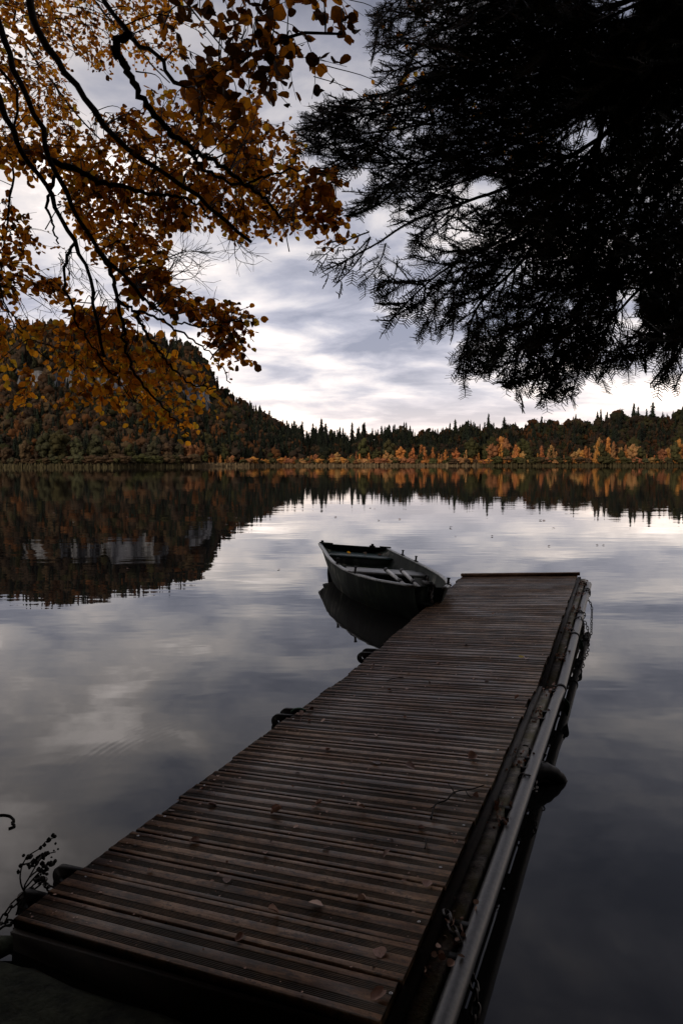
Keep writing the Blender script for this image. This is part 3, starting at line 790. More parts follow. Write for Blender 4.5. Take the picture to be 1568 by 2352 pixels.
# ropes
mb = MB(); p = J(2.14, .02, .0)
mb.tube(resample([J(2.12, .06, .006), J(2.13, .02, .012), J(2.14, -.03, .0), J(2.15, -.055, -.02)], 14), .007, 7)
o = mb.build('rope', m_rope, None, True); tag(o, 'short green rope end tied at the lug on the left edge of the jetty', 'rope')
mb = MB()
for k in range(5):
    mb.tube(resample([pipe_pt(4.35) + np.array([.03, 0, -.02]), pipe_pt(4.33) + np.array([.045 + .003 * k, -.004 * k, -.05]), pipe_pt(4.3) + np.array([.04 + .006 * k, .0, -.08 - .008 * k])], 8), .004, 6)
tag(mb.build('rope', m_rope, None, True), 'frayed green rope hanging from the pipe near its far end', 'rope')
mb = MB()
for k in range(6):
    mb.tube(resample([pipe_pt(2.95) + np.array([.03, 0, -.02]), pipe_pt(2.93) + np.array([.045 + .003 * k, -.004 * k, -.05]), pipe_pt(2.9) + np.array([.035 + .006 * k, .0, -.09 - .008 * k])], 8), .004, 6)
tag(mb.build('rope', m_rope, None, True), 'frayed dull green rope hanging by the pipe collar at mid length', 'rope')

# ---------------------------------------------------------------- boat
bo = Vector((.16, 10.62, 0)); bowp = Vector((.86, 6.85, 0)); LB = (bowp - bo).length
fx = (bowp - bo).normalized(); fy = Vector((-fx.y, fx.x, 0)); heel = R(-5.2)
if fy.x < 0: fy = -fy                 # fy to the far side
fz = Vector((0, 0, 1))
hand = 1 if fx.cross(fy).z > 0 else -1
# right-handed local frame: x forward, y to port/far side by sign
ly = fy * hand if hand > 0 else -fy
M = Matrix((( fx.x, ly.x, 0, bo.x), (fx.y, ly.y, 0, bo.y), (0, 0, 1, 0), (0, 0, 0, 1)))
side_far = 1 if hand > 0 else -1      # sign of local y for the far side
boat = empty('rowing_boat', (0, 0, 0), 'small weathered dark green rowing boat moored beside the far end of the jetty', 'boat')
boat.matrix_world = M @ Matrix.Rotation(-side_far * R(5.2), 4, 'X')
XS = [0, .4, .8, 1.3, 1.8, 2.4, 2.9, 3.3, 3.65, 3.9, LB]
BT = [.545, .575, .60, .635, .65, .62, .53, .41, .26, .13, .045]
BB = [.42, .46, .50, .53, .54, .50, .39, .26, .13, .05, .012]
SH = [.325, .315, .31, .30, .295, .295, .305, .325, .355, .38, .40]
KE = [.20, .10, .0, -.07, -.09, -.09, -.08, -.06, -.03, .05, .30]
def bi(a, x): return np.interp(x, XS, a)
xs = np.linspace(0, LB, 42)
def section(x, inset=0.0, floor=None):
    b, bb, s, k = bi(BT, x) - inset, bi(BB, x) - inset, bi(SH, x), bi(KE, x)
    b, bb = max(b, .006), max(bb, .004)
    if floor is not None: k = max(k + .03, floor)
    k = min(k, s - .05)
    ch = k + .04
    return [(x, -b, s), (x, -(b * .62 + bb * .38 + .012), s * .6 + ch * .4), (x, -bb, ch), (x, -bb * .5, k + .008), (x, 0, k), (x, bb * .5, k + .008), (x, bb, ch), (x, b * .62 + bb * .38 + .012, s * .6 + ch * .4), (x, b, s)]
mb = MB(); V = []
for x in xs: V += section(x)
N = 9; nx = len(xs)
q = [[i * N + j, i * N + j + 1, (i + 1) * N + j + 1, (i + 1) * N + j] for i in range(nx - 1) for j in range(N - 1)]
mb.add(V, [np.array(q), np.arange(N)[None]])
xin = np.linspace(.03, LB - .12, 40); V2 = []
for x in xin: V2 += section(x, .028, -.03)
q2 = [[i * N + j, (i + 1) * N + j, (i + 1) * N + j + 1, i * N + j + 1] for i in range(len(xin) - 1) for j in range(N - 1)]
mb.add(V2, [np.array(q2), np.arange(N)[::-1][None], (np.arange(N) + (len(xin) - 1) * N)[None]])
hull = mb.build('hull', m_hull, boat, world=False)
# gunwale: rounded rim, both sides and transom
mb = MB()
for sg in (-1, 1):
    pts = np.array([(x, sg * (bi(BT, x) - .010), bi(SH, x) + .006) for x in xs])
    V, qd = tube(pts, 1.0, 10)
    c_ = np.repeat(pts, 10, 0); dV = V - c_; dV[:, 2] *= .016; dV[:, :2] *= .030
    mb.add(c_ + dV, [qd, np.arange(10)[::-1][None], (np.arange(10) + (nx - 1) * 10)[None]])
mb.build('gunwale', m_gunwale, boat, True, world=False)
mb = MB()
mb.box((-.02, -.53, .315), (.05, 0, 0), (0, 1.06, 0), (0, 0, .022))
for sg in (-1, 1): mb.box((-.03, sg * .555 - .04 - sg * .09, .338), (.075, 0, 0), (0, .22 if False else .17, 0), (0, 0, .018))
mb.build('transom_rail', m_hull, boat, world=False)
def seat_part(name, x0, x1, z, m, th=.03):
    mb = MB(); n_ = 6; xq = np.linspace(x0, x1, n_); V = []
    for x in xq:
        b = (bi(BT, x) * .8 + bi(BB, x) * .2) - .035
        V += [(x, -b, z), (x, b, z), (x, b, z - th), (x, -b, z - th)]
    q = [[i * 4 + j, i * 4 + (j + 1) % 4, (i + 1) * 4 + (j + 1) % 4, (i + 1) * 4 + j] for i in range(n_ - 1) for j in range(4)]
    mb.add(V, [np.array(q), np.array([[3, 2, 1, 0]]), np.array([[0, 1, 2, 3]]) + (n_ - 1) * 4])
    return mb, mb.build(name, m, boat, world=False)
_, sst = seat_part('stern_seat', .035, .52, .235, m_seat)
mb = MB(); mb.box((.50, -.47, -.04), (.018, 0, 0), (0, .94, 0), (0, 0, .245)); mb.build('seat_riser', m_hull, sst, world=False)
_, thw = seat_part('thwart', 1.72, 2.02, .225, m_thwart)
mb = MB(); mb.box((1.60, -.42, .20), (.10, 0, 0), (0, .95, 0), (0, 0, .022)); mb.build('thwart_board', m_thwart, thw, world=False)
mb = MB(); mb.box((1.74, -.47, -.04), (.02, 0, 0), (0, .94, 0), (0, 0, .23)); mb.build('thwart_riser', m_hull, thw, world=False)
seat_part('bow_locker', 3.25, 3.86, .20, m_hull)
def rowlock(x, sg):
    mb = MB(); y = sg * (bi(BT, x) - .012); z = bi(SH, x) + .015
    mb.box((x - .06, y - .02, z), (.12, 0, 0), (0, .04, 0), (0, 0, .012))
    mb.tube([(x, y, z + .01), (x, y, z + .07)], .013, 10); mb.tube([(x, y, z + .065), (x, y, z + .078)], .019, 10)
    mb.build('rowlock', m_blacksteel, boat, world=False)
rowlock(2.05, -side_far); rowlock(1.30, side_far); rowlock(.75, side_far); rowlock(3.45, side_far); rowlock(2.75, -side_far)
for y in (.30, -.50):
    mb = MB(); mb.box((-.035, side_far * y - .04, .337), (.07, 0, 0), (0, .08, 0), (0, 0, .02)); mb.tube([(0, side_far * y, .35), (0, side_far * y, .385)], .022, 10)
    mb.build('stern_fitting', m_blacksteel, boat, world=False)
mb = MB()
th = np.linspace(0, 2 * math.pi, 16, endpoint=False)
mb.tube([(LB - .12 + .045 * math.cos(a), 0, .44 + .045 * math.sin(a)) for a in th], .009, 8, closed=True)
mb.box((LB - .16, -.04, .39), (.22, 0, 0), (0, .08, 0), (0, 0, .03)); mb.tube([(LB + .02, 0, .30), (LB + .045, 0, .38), (LB + .02, 0, .43)], .028, 10)
mb.build('bow_fitting', m_blacksteel, boat, True, world=False)
BM = np.array(boat.matrix_world)
def BW(p): return BM[:3, :3] @ np.asarray(p, float) + BM[:3, 3]
chain([BW((LB - .1, 0, .46)), BW((LB + .06, 0, .36)), BW((LB + .12, .0, .25)), J(5.83, -.14, -.05), J(5.83, -.05, -.07)], 'chain', 'dark chain tying the bow of the rowing boat to the jetty', .036, .004, 'mooring chains')
mb_pts = [BW((2.6, -side_far * .60, .31)), BW((2.75, -side_far * .57, .322)), BW((2.9, -side_far * .50, .325)), BW((3.05, -side_far * .46, .33)), BW((3.2, -side_far * .42, .335))]
chain(mb_pts, 'chain', 'thin chain lying along the near gunwale of the rowing boat', .03, .0032, 'mooring chains')
for k, (lab, y0, y1) in enumerate((('pale metal oar lying nearest the viewer in the bow of the boat', -.10, -.03), ('pale metal oar lying farther inside the bow of the boat', .10, .08))):
    sgn = side_far
    a, b = BW((2.28, sgn * (y0 + .06), .30)), BW((3.62, sgn * y1, .235))
    root = empty('oar', a, lab, 'oar', 'oars lying in the boat')
    mb = MB(); mb.tube([a, a + (b - a) * .3, a + (b - a) * .31, b], [.024, .024, .020, .020], 12); shaft = mb.build('shaft', m_oar, root, True)
    mb = MB(); c_ = a + (b - a) * .42; mb.tube([c_, c_ + (b - a) * .07], .030, 12); mb.build('collar', m_rubber, shaft, True)
    mb = MB(); mb.tube([a - (b - a) * .06, a + (b - a) * .02], .027, 12); mb.build('grip', m_rubber, shaft, True)

# ---------------------------------------------------------------- leaves: shared shape
LEAF = np.array([(0, 0, 0), (0, .5, -.03), (0, 1, .0), (-.30, .14, .08), (-.47, .45, .13), (-.40, .74, .12), (-.18, .95, .05), (.30, .14, .08), (.47, .45, .13), (.40, .74, .12), (.18, .95, .05)])
LF4 = np.array([[0, 1, 4, 3], [1, 2, 6, 5], [0, 7, 8, 1], [1, 9, 10, 2]]); LF3 = np.array([[1, 5, 4], [1, 8, 9]])
def leaves_mesh(pos, axis, nrm, size, r=None, fold=1.0):
    n = len(pos); axis = unit(axis); nrm = unit(nrm - axis * (nrm * axis).sum(-1, keepdims=True)); sd_ = np.cross(axis, nrm)
    L = LEAF[None] * np.asarray(size).reshape(-1, 1, 1) * np.ones((n, 1, 1))
    wv = rng.uniform(.82, 1.12, (n, 1)); fo = rng.uniform(.3, 2.2, (n, 1)) * fold; cu = rng.normal(0, .22, (n, 1)) * fold
    zc = L[..., 2] * fo + cu * L[..., 1] ** 2 / (np.asarray(size).reshape(-1, 1) + 1e-9)
    L = L * (1 + rng.normal(0, .075, L.shape))
    V = pos[:, None] + (L[..., 0] * wv)[..., None] * sd_[:, None] + L[..., 1][..., None] * axis[:, None] + zc[..., None] * nrm[:, None]
    k = np.arange(n)[:, None, None] * 11
    r = rng.random(n) if r is None else r
    return V.reshape(-1, 3), (LF4[None] + k).reshape(-1, 4), (LF3[None] + k).reshape(-1, 3), np.repeat(r, 11)

# ---------------------------------------------------------------- broadleaf tree whose boughs hang in from the left
tree = empty('beech_tree', (-4.2, 1.2, .1), 'orange leaved broadleaf tree reaching in from the left over the lake', 'tree')
trunk_top = np.array([-3.9, 1.9, 5.6])
mb = MB(); mb.tube(resample([(-4.2, 1.2, -.3), (-4.25, 1.3, 1.5), (-4.1, 1.5, 3.5), (-3.9, 1.9, 5.6), (-3.5, 2.2, 8.0), (-3.4, 2.3, 10)], 24), np.linspace(.26, .06, 24), 12)
mb.build('trunk', m_bark, tree, True)
def limb(px, y0, y1, r0, r1, root=None):
    px = np.array(px, float); n = len(px); L = np.concatenate([[0], np.cumsum(np.linalg.norm(np.diff(px, axis=0), axis=1))]); L /= L[-1]
    p = P3(px[:, 0], px[:, 1], y0 + (y1 - y0) * L)
    if root is not None:
        root = np.array(root, float); e0 = p[0] + unit(p[0] - p[1]) * .5 * np.linalg.norm(root - p[0]) * .5
        p = np.vstack([root, (root + e0) / 2 + [0, 0, .1], e0, p])
    nn = max(12, n * 5); q = resample(p, nn); q[1:-1] += rng.normal(0, .006, (nn - 2, 3))
    rad = r0 + (r1 - r0) * np.linspace(0, 1, nn) ** .9
    rad = rad * (1 + rng.normal(0, .06, nn))
    return q, rad
LIMBS = {}
LIMBS['a'] = limb([(60, -40), (85, 60), (130, 140), (190, 215), (250, 300), (300, 345), (375, 395), (440, 440), (500, 495), (550, 535), (577, 556)], 3.9, 3.4, .046, .008, (-3.6, 2.6, 5.9))
LIMBS['b'] = limb([(215, -30), (300, 85), (340, 112), (380, 138), (383, 172), (420, 203), (500, 170), (590, 130), (645, 95), (700, 75), (784, 78)], 3.1, 2.4, .024, .004, (-2.4, 2.2, 5.6))
LIMBS['c'] = limb([(303, 84), (274, 90), (268, 130), (300, 170), (330, 225), (370, 280), (410, 320), (460, 350), (520, 390), (570, 430), (610, 455), (645, 500)], 2.85, 3.4, .017, .006, None)
_b = LIMBS['b'][0]; _x, _y = PX(_b); _k = np.argmin(np.hypot(_x - 303, _y - 84)); LIMBS['c'] = (np.vstack([_b[_k][None], LIMBS['c'][0][1:]]), LIMBS['c'][1])
LIMBS['d'] = limb([(-20, 10), (20, 110), (50, 200), (95, 290), (115, 370), (152, 438), (176, 497), (222, 567), (263, 614), (299, 652), (330, 690)], 3.7, 3.4, .036, .008, (-3.6, 2.2, 5.2))
LIMBS['e'] = limb([(-30, 180), (0, 236), (20, 279), (41, 328), (61, 362), (103, 418), (123, 470), (146, 517), (176, 555), (193, 599), (208, 646), (217, 711), (228, 769), (240, 820)], 3.6, 3.4, .034, .007, (-3.7, 2.0, 4.6))
LIMBS['f'] = limb([(222, 567), (246, 608), (263, 652), (272, 696), (281, 740), (288, 804), (310, 860), (350, 910), (400, 960), (435, 1000)], 3.45, 3.3, .012, .003)
LIMBS['g'] = limb([(272, 690), (308, 714), (360, 728), (398, 755), (459, 793), (500, 830), (530, 880)], 3.4, 3.3, .008, .0025)
LIMBS['h'] = limb([(308, 714), (322, 740), (337, 769), (363, 804), (400, 850), (450, 885), (510, 895)], 3.4, 3.3, .008, .0025)
LIMBS['i'] = limb([(300, 650), (343, 699), (395, 726), (440, 750), (500, 745), (560, 735), (590, 738)], 3.45, 3.4, .008, .002)
LIMBS['j'] = limb([(26, 330), (29, 403), (20, 485), (12, 535), (6, 594), (0, 652), (12, 700), (40, 735), (75, 790), (120, 830)], 4.1, 3.9, .014, .003, (-3.0, 3.2, 4.2))
LIMBS['k'] = limb([(115, 370), (190, 395), (228, 418), (278, 429), (322, 443), (381, 447), (434, 458), (480, 500)], 3.6, 3.5, .018, .004)
LIMBS['l'] = limb([(130, 400), (110, 470), (125, 530), (135, 560)], 3.6, 3.5, .010, .004)
LIMBS['m'] = limb([(176, 555), (150, 600), (150, 660), (165, 700), (190, 760), (250, 850), (330, 940)], 3.5, 3.3, .008, .002)
LIMBS['n'] = limb([(434, 350), (500, 410), (560, 425), (620, 400), (690, 390), (740, 395), (785, 420)], 3.7, 3.1, .010, .002)
LIMBS['o'] = limb([(-30, 620), (10, 700), (60, 770), (130, 800), (200, 850), (230, 890)], 3.9, 3.6, .010, .002, (-3.3, 2.8, 2.9))
LIMBS['p'] = limb([(60, -60), (30, 40), (70, 120), (130, 200), (200, 290), (240, 330)], 9.5, 8.5, .05, .008, (-4.2, 3.4, 7.5))
LIMBS['q'] = limb([(180, -60), (230, 20), (290, 80), (350, 150), (390, 190)], 9.5, 8.0, .04, .006, (-4.0, 3.4, 8.5))
LIMBS['r'] = limb([(380, -60), (420, 0), (470, 60), (520, 120)], 8.0, 7.0, .04, .006, (-3.7, 3.4, 8.8))
FINE = set('fghijlmno')
for k, (q, rad) in LIMBS.items():
    mb = MB(); mb.tube(q, rad, 9 if k not in FINE else 7); mb.build('branch', m_bark, tree, True)
LN = {k: v[0] for k, v in LIMBS.items()}

GAPS = [
 [(140, 115), (175, 112), (205, 150), (240, 190), (270, 205), (270, 260), (250, 275), (225, 235), (180, 180)],
 [(143, 192), (175, 205), (218, 268), (250, 322), (212, 326), (205, 285), (178, 272), (168, 230)],
 [(303, 155), (345, 225), (346, 266), (305, 238), (300, 200)],
 [(40, 255), (60, 300), (85, 330), (60, 330)],
 [(45, 462), (108, 458), (138, 520), (134, 640), (115, 630), (100, 552), (73, 530), (70, 488)],
 [(40, 695), (150, 690), (165, 735), (110, 745), (60, 738)],
 [(141, 573), (180, 590), (188, 655), (145, 650)],
 [(210, 620), (268, 620), (268, 690), (212, 690)],
 [(400, 520), (500, 525), (520, 640), (480, 690), (400, 660), (375, 610)],
 [(-20, 440), (20, 450), (18, 475), (-20, 480)],
 [(270, 700), (300, 740), (380, 760), (460, 810), (440, 812), (330, 768), (290, 745)],
]
def in_gap(x, y):
    g = np.zeros(np.shape(x), bool)
    for p_ in GAPS: g |= inpoly(x, y, p_)
    return g
ZONES = [
 # polygon, sprays, Y range, leaf size, limbs, leaves per twig, tint shift, flow (deg, image plane, 0 = right, 90 = down)
 ([(-60, -60), (430, -60), (420, 60), (400, 120), (330, 150), (300, 120), (270, 130), (210, 150), (150, 130), (160, 200), (210, 280), (240, 330), (150, 340), (60, 320), (-60, 300)], 230, (7.2, 9.8), .062, 'pqr', 6, .0),
 ([(390, -40), (860, -40), (840, 60), (820, 110), (760, 145), (700, 140), (660, 170), (655, 230), (600, 255), (520, 255), (430, 230), (395, 150)], 40, (2.25, 2.9), .054, 'b', 4, -.26),
 ([(240, 285), (330, 240), (420, 215), (560, 220), (655, 280), (690, 330), (680, 410), (690, 480), (650, 545), (560, 545), (480, 520), (400, 525), (380, 600), (375, 660), (300, 620), (220, 560), (150, 480), (110, 400), (60, 380), (-40, 380), (-40, 320), (100, 325), (200, 335)], 400, (3.7, 5.2), .044, 'acdekf', 6, .02),
 ([(-40, 420), (55, 465), (75, 530), (105, 620), (140, 665), (150, 692), (60, 695), (-40, 660)], 44, (3.8, 4.4), .045, 'j', 6, -.06),
 ([(430, 690), (500, 680), (560, 710), (597, 735), (560, 775), (560, 830), (510, 800), (450, 780)], 26, (3.6, 3.9), .045, 'ig', 6, .0),
 ([(-40, 740), (110, 742), (160, 760), (220, 770), (290, 745), (330, 770), (400, 800), (470, 835), (535, 865), (535, 900), (460, 930), (445, 1010), (385, 1000), (330, 960), (290, 930), (200, 905), (140, 870), (110, 930), (60, 900), (-40, 895)], 80, (3.4, 4.2), .044, 'ofghmej', 6, .20),  # more colourful lower boughs, their lit brightness also put into the tint
 ([(695, 392), (775, 398), (790, 440), (785, 510), (720, 512), (690, 470)], 14, (3.0, 3.2), .050, 'n', 6, -.05),
 ([(280, 630), (380, 640), (430, 690), (480, 690), (470, 720), (400, 710), (320, 690)], 16, (3.8, 4.0), .060, 'di', 6, -.05),
 ([(150, 700), (230, 690), (290, 730), (290, 800), (200, 780)], 18, (3.8, 4.0), .058, 'ef', 6, .05),
 ([(850, -20), (1000, 20), (1350, 180), (1420, 330), (1100, 420), (830, 440), (900, 200)], 14, (5.0, 6.0), .060, 'n', 5, .1),
]
twig = MB(); LP, LA, LNr, LS, LR = [], [], [], [], []
def sample_poly(poly, n):
    xs_ = [a for a, b in poly]; ys_ = [b for a, b in poly]; o = []
    while len(o) < n:
        x, y = rng.uniform(min(xs_), max(xs_)), rng.uniform(min(ys_), max(ys_))
        if inpoly(x, y, poly) and not in_gap(x, y): o.append((x, y))
    return o
for poly, ns, (ya, yb), size, lk, nleaf, tint in ZONES:
    nodes = np.concatenate([LN[k][4:] for k in lk]); nx_, ny_ = PX(nodes)
    for (x, y) in sample_poly(poly, ns):
        Y = rng.uniform(ya, yb); tip = P3(x, y, Y)
        dx, dy = x - nx_, y - ny_
        cost = np.hypot(dx, dy) + 60 * (dx < -10) + 80 * (dy < -10) + 40 * np.abs(nodes[:, 1] - Y) + 60 * (np.hypot(dx, dy) < 25)
        b = nodes[np.argmin(cost)]
        if np.hypot(*(np.array(PX(b)) - (x, y))) > 260:
            b = tip + np.array([-.35, .05, .25])
        if np.linalg.norm(tip - b) > 1.3 and ya > 4.5: b = tip + np.array([-.6, .1, .35])
        if np.linalg.norm(tip - b) > .75: b = tip + unit(b - tip) * .5 + rng.normal(0, .06, 3)
        v = tip - b; ln = np.linalg.norm(v)
        mid = b + v * .5 + np.array([0, 0, .12 * ln]) + rng.normal(0, .05 * ln, 3)
        cv = resample([b, mid, tip], 9); r0 = min(.0045, .002 + .003 * ln) * (1.6 if ya > 6 else 1)
        twig.tube(cv, np.linspace(r0, .0011 * (1.6 if ya > 6 else 1), 9), 5, caps=False)
        td = unit(cv[-1] - cv[-3])
        for k in range(3):
            s0 = cv[rng.integers(4, 9)] if k else cv[-1]
            dv = unit(td + rng.normal(0, .55, 3)); L = size * rng.uniform(2.0, 4.2)
            e = s0 + dv * L + np.array([0, 0, -.1 * L]); tw = resample([s0, (s0 + e) / 2 + rng.normal(0, .08 * L, 3), e], 6)
            twig.tube(tw, np.linspace(.0016, .0008, 6) * (1.7 if ya > 6 else 1), 4, caps=False)
            for j in range(nleaf):
                p_ = tw[min(5, int(j * 6 / nleaf))] + rng.normal(0, .004, 3)
                px_, py_ = PX(p_)
                if in_gap(px_, py_) and rng.random() < .9: continue
                sdv = unit(np.cross(dv, [0, 0, 1.0])) * (1 if j % 2 else -1)
                ax = unit(dv * .6 + sdv * rng.uniform(.3, 1.0) + np.array([0, 0, -.35]) + rng.normal(0, .35, 3))
                LP.append(p_); LA.append(ax); LNr.append(unit(rng.normal(0, .62, 3) + np.array([0, -.55, .55])))
                LS.append(size * rng.uniform(.45, 1.02)); LR.append(np.clip(rng.normal(.47 + tint, .27), 0, 1))
# bare twigs
for x0, y0, x1, y1 in ((300, 652, 400, 600), (330, 640, 470, 655), (370, 600, 470, 590), (350, 560, 475, 630), (360, 660, 440, 570), (380, 640, 478, 600), (620, 470, 700, 400), (640, 500, 700, 480), (540, 545, 580, 590), (560, 555, 520, 560), (150, 580, 210, 650), (145, 600, 190, 660), (160, 570, 150, 650), (220, 640, 262, 690), (60, 640, 110, 690), (20, 650, 60, 730), (320, 720, 300, 790)):
    for k in range(3):
        a, b = P3(x0, y0, 3.9), P3(x1 + rng.normal(0, 14), y1 + rng.normal(0, 12), 3.8 + rng.normal(0, .1)); m__ = (a + b) / 2 + rng.normal(0, .05, 3)
        cv = resample([a, m__, b], 10); twig.tube(cv, np.linspace(.0026, .0009, 10), 4, caps=False)
        for _ in range(4):
            s0 = cv[rng.integers(3, 9)]; e = s0 + unit(b - a + rng.normal(0, .12, 3)) * .12; twig.tube([s0, (s0 + e) / 2 + rng.normal(0, .01, 3), e], [.0013, .0011, .0008], 4, caps=False)
o = twig.build('twigs', m_twig, tree, True)
# coarse unseen leaves added overhead and behind the viewer, shading the near deck
n_up = 4200
UP = np.column_stack([rng.uniform(-7.0, 1.6, n_up), rng.uniform(-3.5, 3.6, n_up), rng.uniform(4.4, 9, n_up)])
ok = UP[:, 2] > C + .85 * np.maximum(UP[:, 1], 0) + .9
UP = UP[ok]
VV, q4, q3, rr = leaves_mesh(np.array(LP), np.array(LA), np.array(LNr), np.array(LS), np.array(LR))
V2, p4, p3, r2 = leaves_mesh(UP, rng.normal(0, 1, UP.shape), rng.normal(0, .6, UP.shape) + [0, 0, 1], rng.uniform(.25, .45, len(UP)))
V_all = np.concatenate([VV, V2]) - parent_loc(tree)
link_mesh('leaves', arr_mesh('leaves', V_all, [np.concatenate([q4, p4 + len(VV)]), np.concatenate([q3, p3 + len(VV)])], {'rnd': np.concatenate([rr, r2])}), m_leaf, tree)

# ---------------------------------------------------------------- fir tree whose boughs hang in from the right
fir = empty('fir_tree', (4.6, .8, .1), 'dark fir tree hanging its needled boughs in from the upper right', 'tree')
mb = MB(); mb.tube(resample([(4.6, .8, -.3), (4.55, .85, 3), (4.5, .9, 7), (4.4, 1.0, 13)], 16), np.linspace(.30, .08, 16), 12); mb.build('trunk', m_bark, fir, True)
FMASK = [(850, -40), (842, 40), (838, 100), (862, 180), (880, 196), (900, 190), (908, 205), (885, 228), (850, 232), (800, 235), (752, 240), (715, 258), (688, 275), (683, 320), (700, 365), (735, 385), (772, 400), (785, 440), (780, 490), (800, 520), (770, 560), (727, 600), (738, 640), (770, 655), (830, 655), (862, 690), (885, 752), (925, 725), (958, 782), (1000, 768), (1040, 752), (1052, 800), (1042, 850), (1062, 895), (1110, 868), (1185, 922), (1240, 938), (1312, 922), (1330, 880), (1372, 885), (1385, 850), (1425, 862), (1480, 835), (1510, 800), (1488, 895), (1550, 898), (1575, 790), (1800, 800), (1800, -60)]
FGAP = [[(1408, 690), (1440, 690), (1470, 780), (1430, 745)], [(1420, -10), (1440, -10), (1445, 60), (1425, 50)], [(905, 205), (985, 140), (990, 160), (925, 215)], [(770, 415), (840, 395), (850, 410), (800, 470)], [(800, 530), (880, 480), (900, 500), (850, 600), (820, 600)], [(1330, 290), (1350, 280), (1350, 330), (1335, 345)], [(1365, 300), (1385, 280), (1380, 345), (1362, 370)], [(880, 560), (930, 540), (920, 600), (890, 620)], [(1080, 430), (1130, 425), (1120, 470), (1085, 480)]]
def f_ok(x, y):
    ok = inpoly(x, y, FMASK)
    for g in FGAP: ok &= ~inpoly(x, y, g)
    return ok
FL = [  # px path with forward distance at start and end, radius
 ([(1800, -200), (1560, -40), (1300, 30), (1060, 50), (870, 110)], 4.2, 2.9, .022),
 ([(1800, -140), (1500, 60), (1250, 160), (1030, 210), (870, 250), (700, 300)], 3.9, 2.6, .022),
 ([(1800, -80), (1520, 120), (1330, 250), (1130, 330), (960, 370), (720, 355)], 3.7, 2.6, .020),
 ([(1800, -20), (1540, 160), (1360, 320), (1180, 420), (960, 500), (860, 560), (740, 625)], 3.6, 2.5, .020),
 ([(1800, 30), (1560, 160), (1440, 250), (1350, 370), (1200, 520), (1020, 620), (895, 735)], 3.5, 2.5, .020),
 ([(1800, 60), (1500, 60), (1440, 150), (1385, 270), (1345, 400), (1200, 600), (1090, 720), (1066, 880)], 3.5, 2.5, .026),
 ([(1800, 120), (1600, 250), (1460, 400), (1330, 560), (1230, 720), (1190, 830), (1185, 912)], 3.4, 2.5, .020),
 ([(1800, 200), (1640, 330), (1500, 480), (1390, 620), (1300, 760), (1250, 860), (1240, 930)], 3.3, 2.5, .018),
 ([(1800, 280), (1660, 420), (1560, 560), (1440, 690), (1350, 790), (1310, 915)], 3.3, 2.5, .016),
 ([(1800, 360), (1690, 500), (1600, 620), (1500, 720), (1430, 800), (1372, 878)], 3.2, 2.5, .016),
 ([(1800, 430), (1720, 560), (1640, 680), (1570, 780), (1530, 850), (1500, 890)], 3.1, 2.4, .014),
 ([(1800, 520), (1740, 640), (1660, 740), (1590, 820), (1547, 893)], 3.1, 2.4, .014),
 ([(1800, -110), (1420, 140), (1120, 250), (900, 300), (690, 325)], 4.0, 2.8, .016),
 ([(1800, -130), (1450, 60), (1150, 130), (980, 150), (856, 165)], 3.8, 2.8, .016),
 ([(1800, -170), (1450, 0), (1150, 90), (960, 190), (760, 250)], 4.1, 2.7, .016),
 ([(1800, -70), (1480, 150), (1250, 330), (1050, 420), (900, 440), (785, 440)], 4.0, 2.8, .016),
 ([(1800, -210), (1500, -90), (1250, -20), (1050, 0), (860, 60)], 3.9, 2.9, .016),
 ([(1800, -220), (1350, -60), (1100, 20), (940, 120)], 3.9, 2.8, .016),
 ([(1600, -220), (1200, -110), (1000, -50), (868, 25)], 3.7, 2.8, .016),
 ([(1800, -150), (1350, 60), (1100, 160), (905, 200)], 3.6, 2.7, .016),
 ([(1700, -200), (1400, -80), (1150, -30), (950, 10)], 4.5, 3.2, .022),
 ([(1800, -160), (1480, 110), (1200, 260), (1020, 340), (880, 420), (800, 500)], 4.6, 3.4, .020),
 ([(1800, -60), (1500, 200), (1300, 400), (1150, 560), (1010, 690), (960, 775)], 4.4, 3.2, .020),
 ([(1800, 60), (1560, 300), (1400, 500), (1270, 680), (1120, 820), (1060, 860)], 4.3, 3.2, .018),
 ([(1800, 160), (1600, 400), (1480, 580), (1400, 740), (1330, 850)], 4.2, 3.2, .018),
 ([(1800, 300), (1680, 480), (1560, 640), (1480, 760), (1420, 850)], 4.0, 3.1, .016),
]
NP, NA, NV, NSZ = [], [], [], []
branchlets = MB()
def needles(p, r_len=.027):
    """comb of needles along polyline p (m,3)"""
    L = np.linalg.norm(np.diff(p, axis=0), axis=1).sum(); n = int(L / .0080)
    if n < 3: return
    q = resample(p, n); t = unit(np.gradient(q, axis=0))
    up = unit(np.array([0, -.55, .8]) + rng.normal(0, .35, 3)); sd_ = unit(np.cross(t, up))
    for sg in (-1, 1):
        a = unit(sd_ * sg + t * rng.uniform(.4, .6) + rng.normal(0, .09, (n, 3)))
        NP.append(q); NA.append(a); NV.append(np.broadcast_to(up, q.shape)); NSZ.append(r_len * rng.uniform(.75, 1.12, n) * np.interp(np.arange(n) / n, [0, .12, .8, 1], [.8, 1, 1, .6]))
    NP.append(q[::5]); NA.append(unit(t[::5] * .7 + up + rng.normal(0, .3, (len(q[::5]), 3)))); NV.append(sd_[::5]); NSZ.append(np.full(len(q[::5]), r_len * .7))
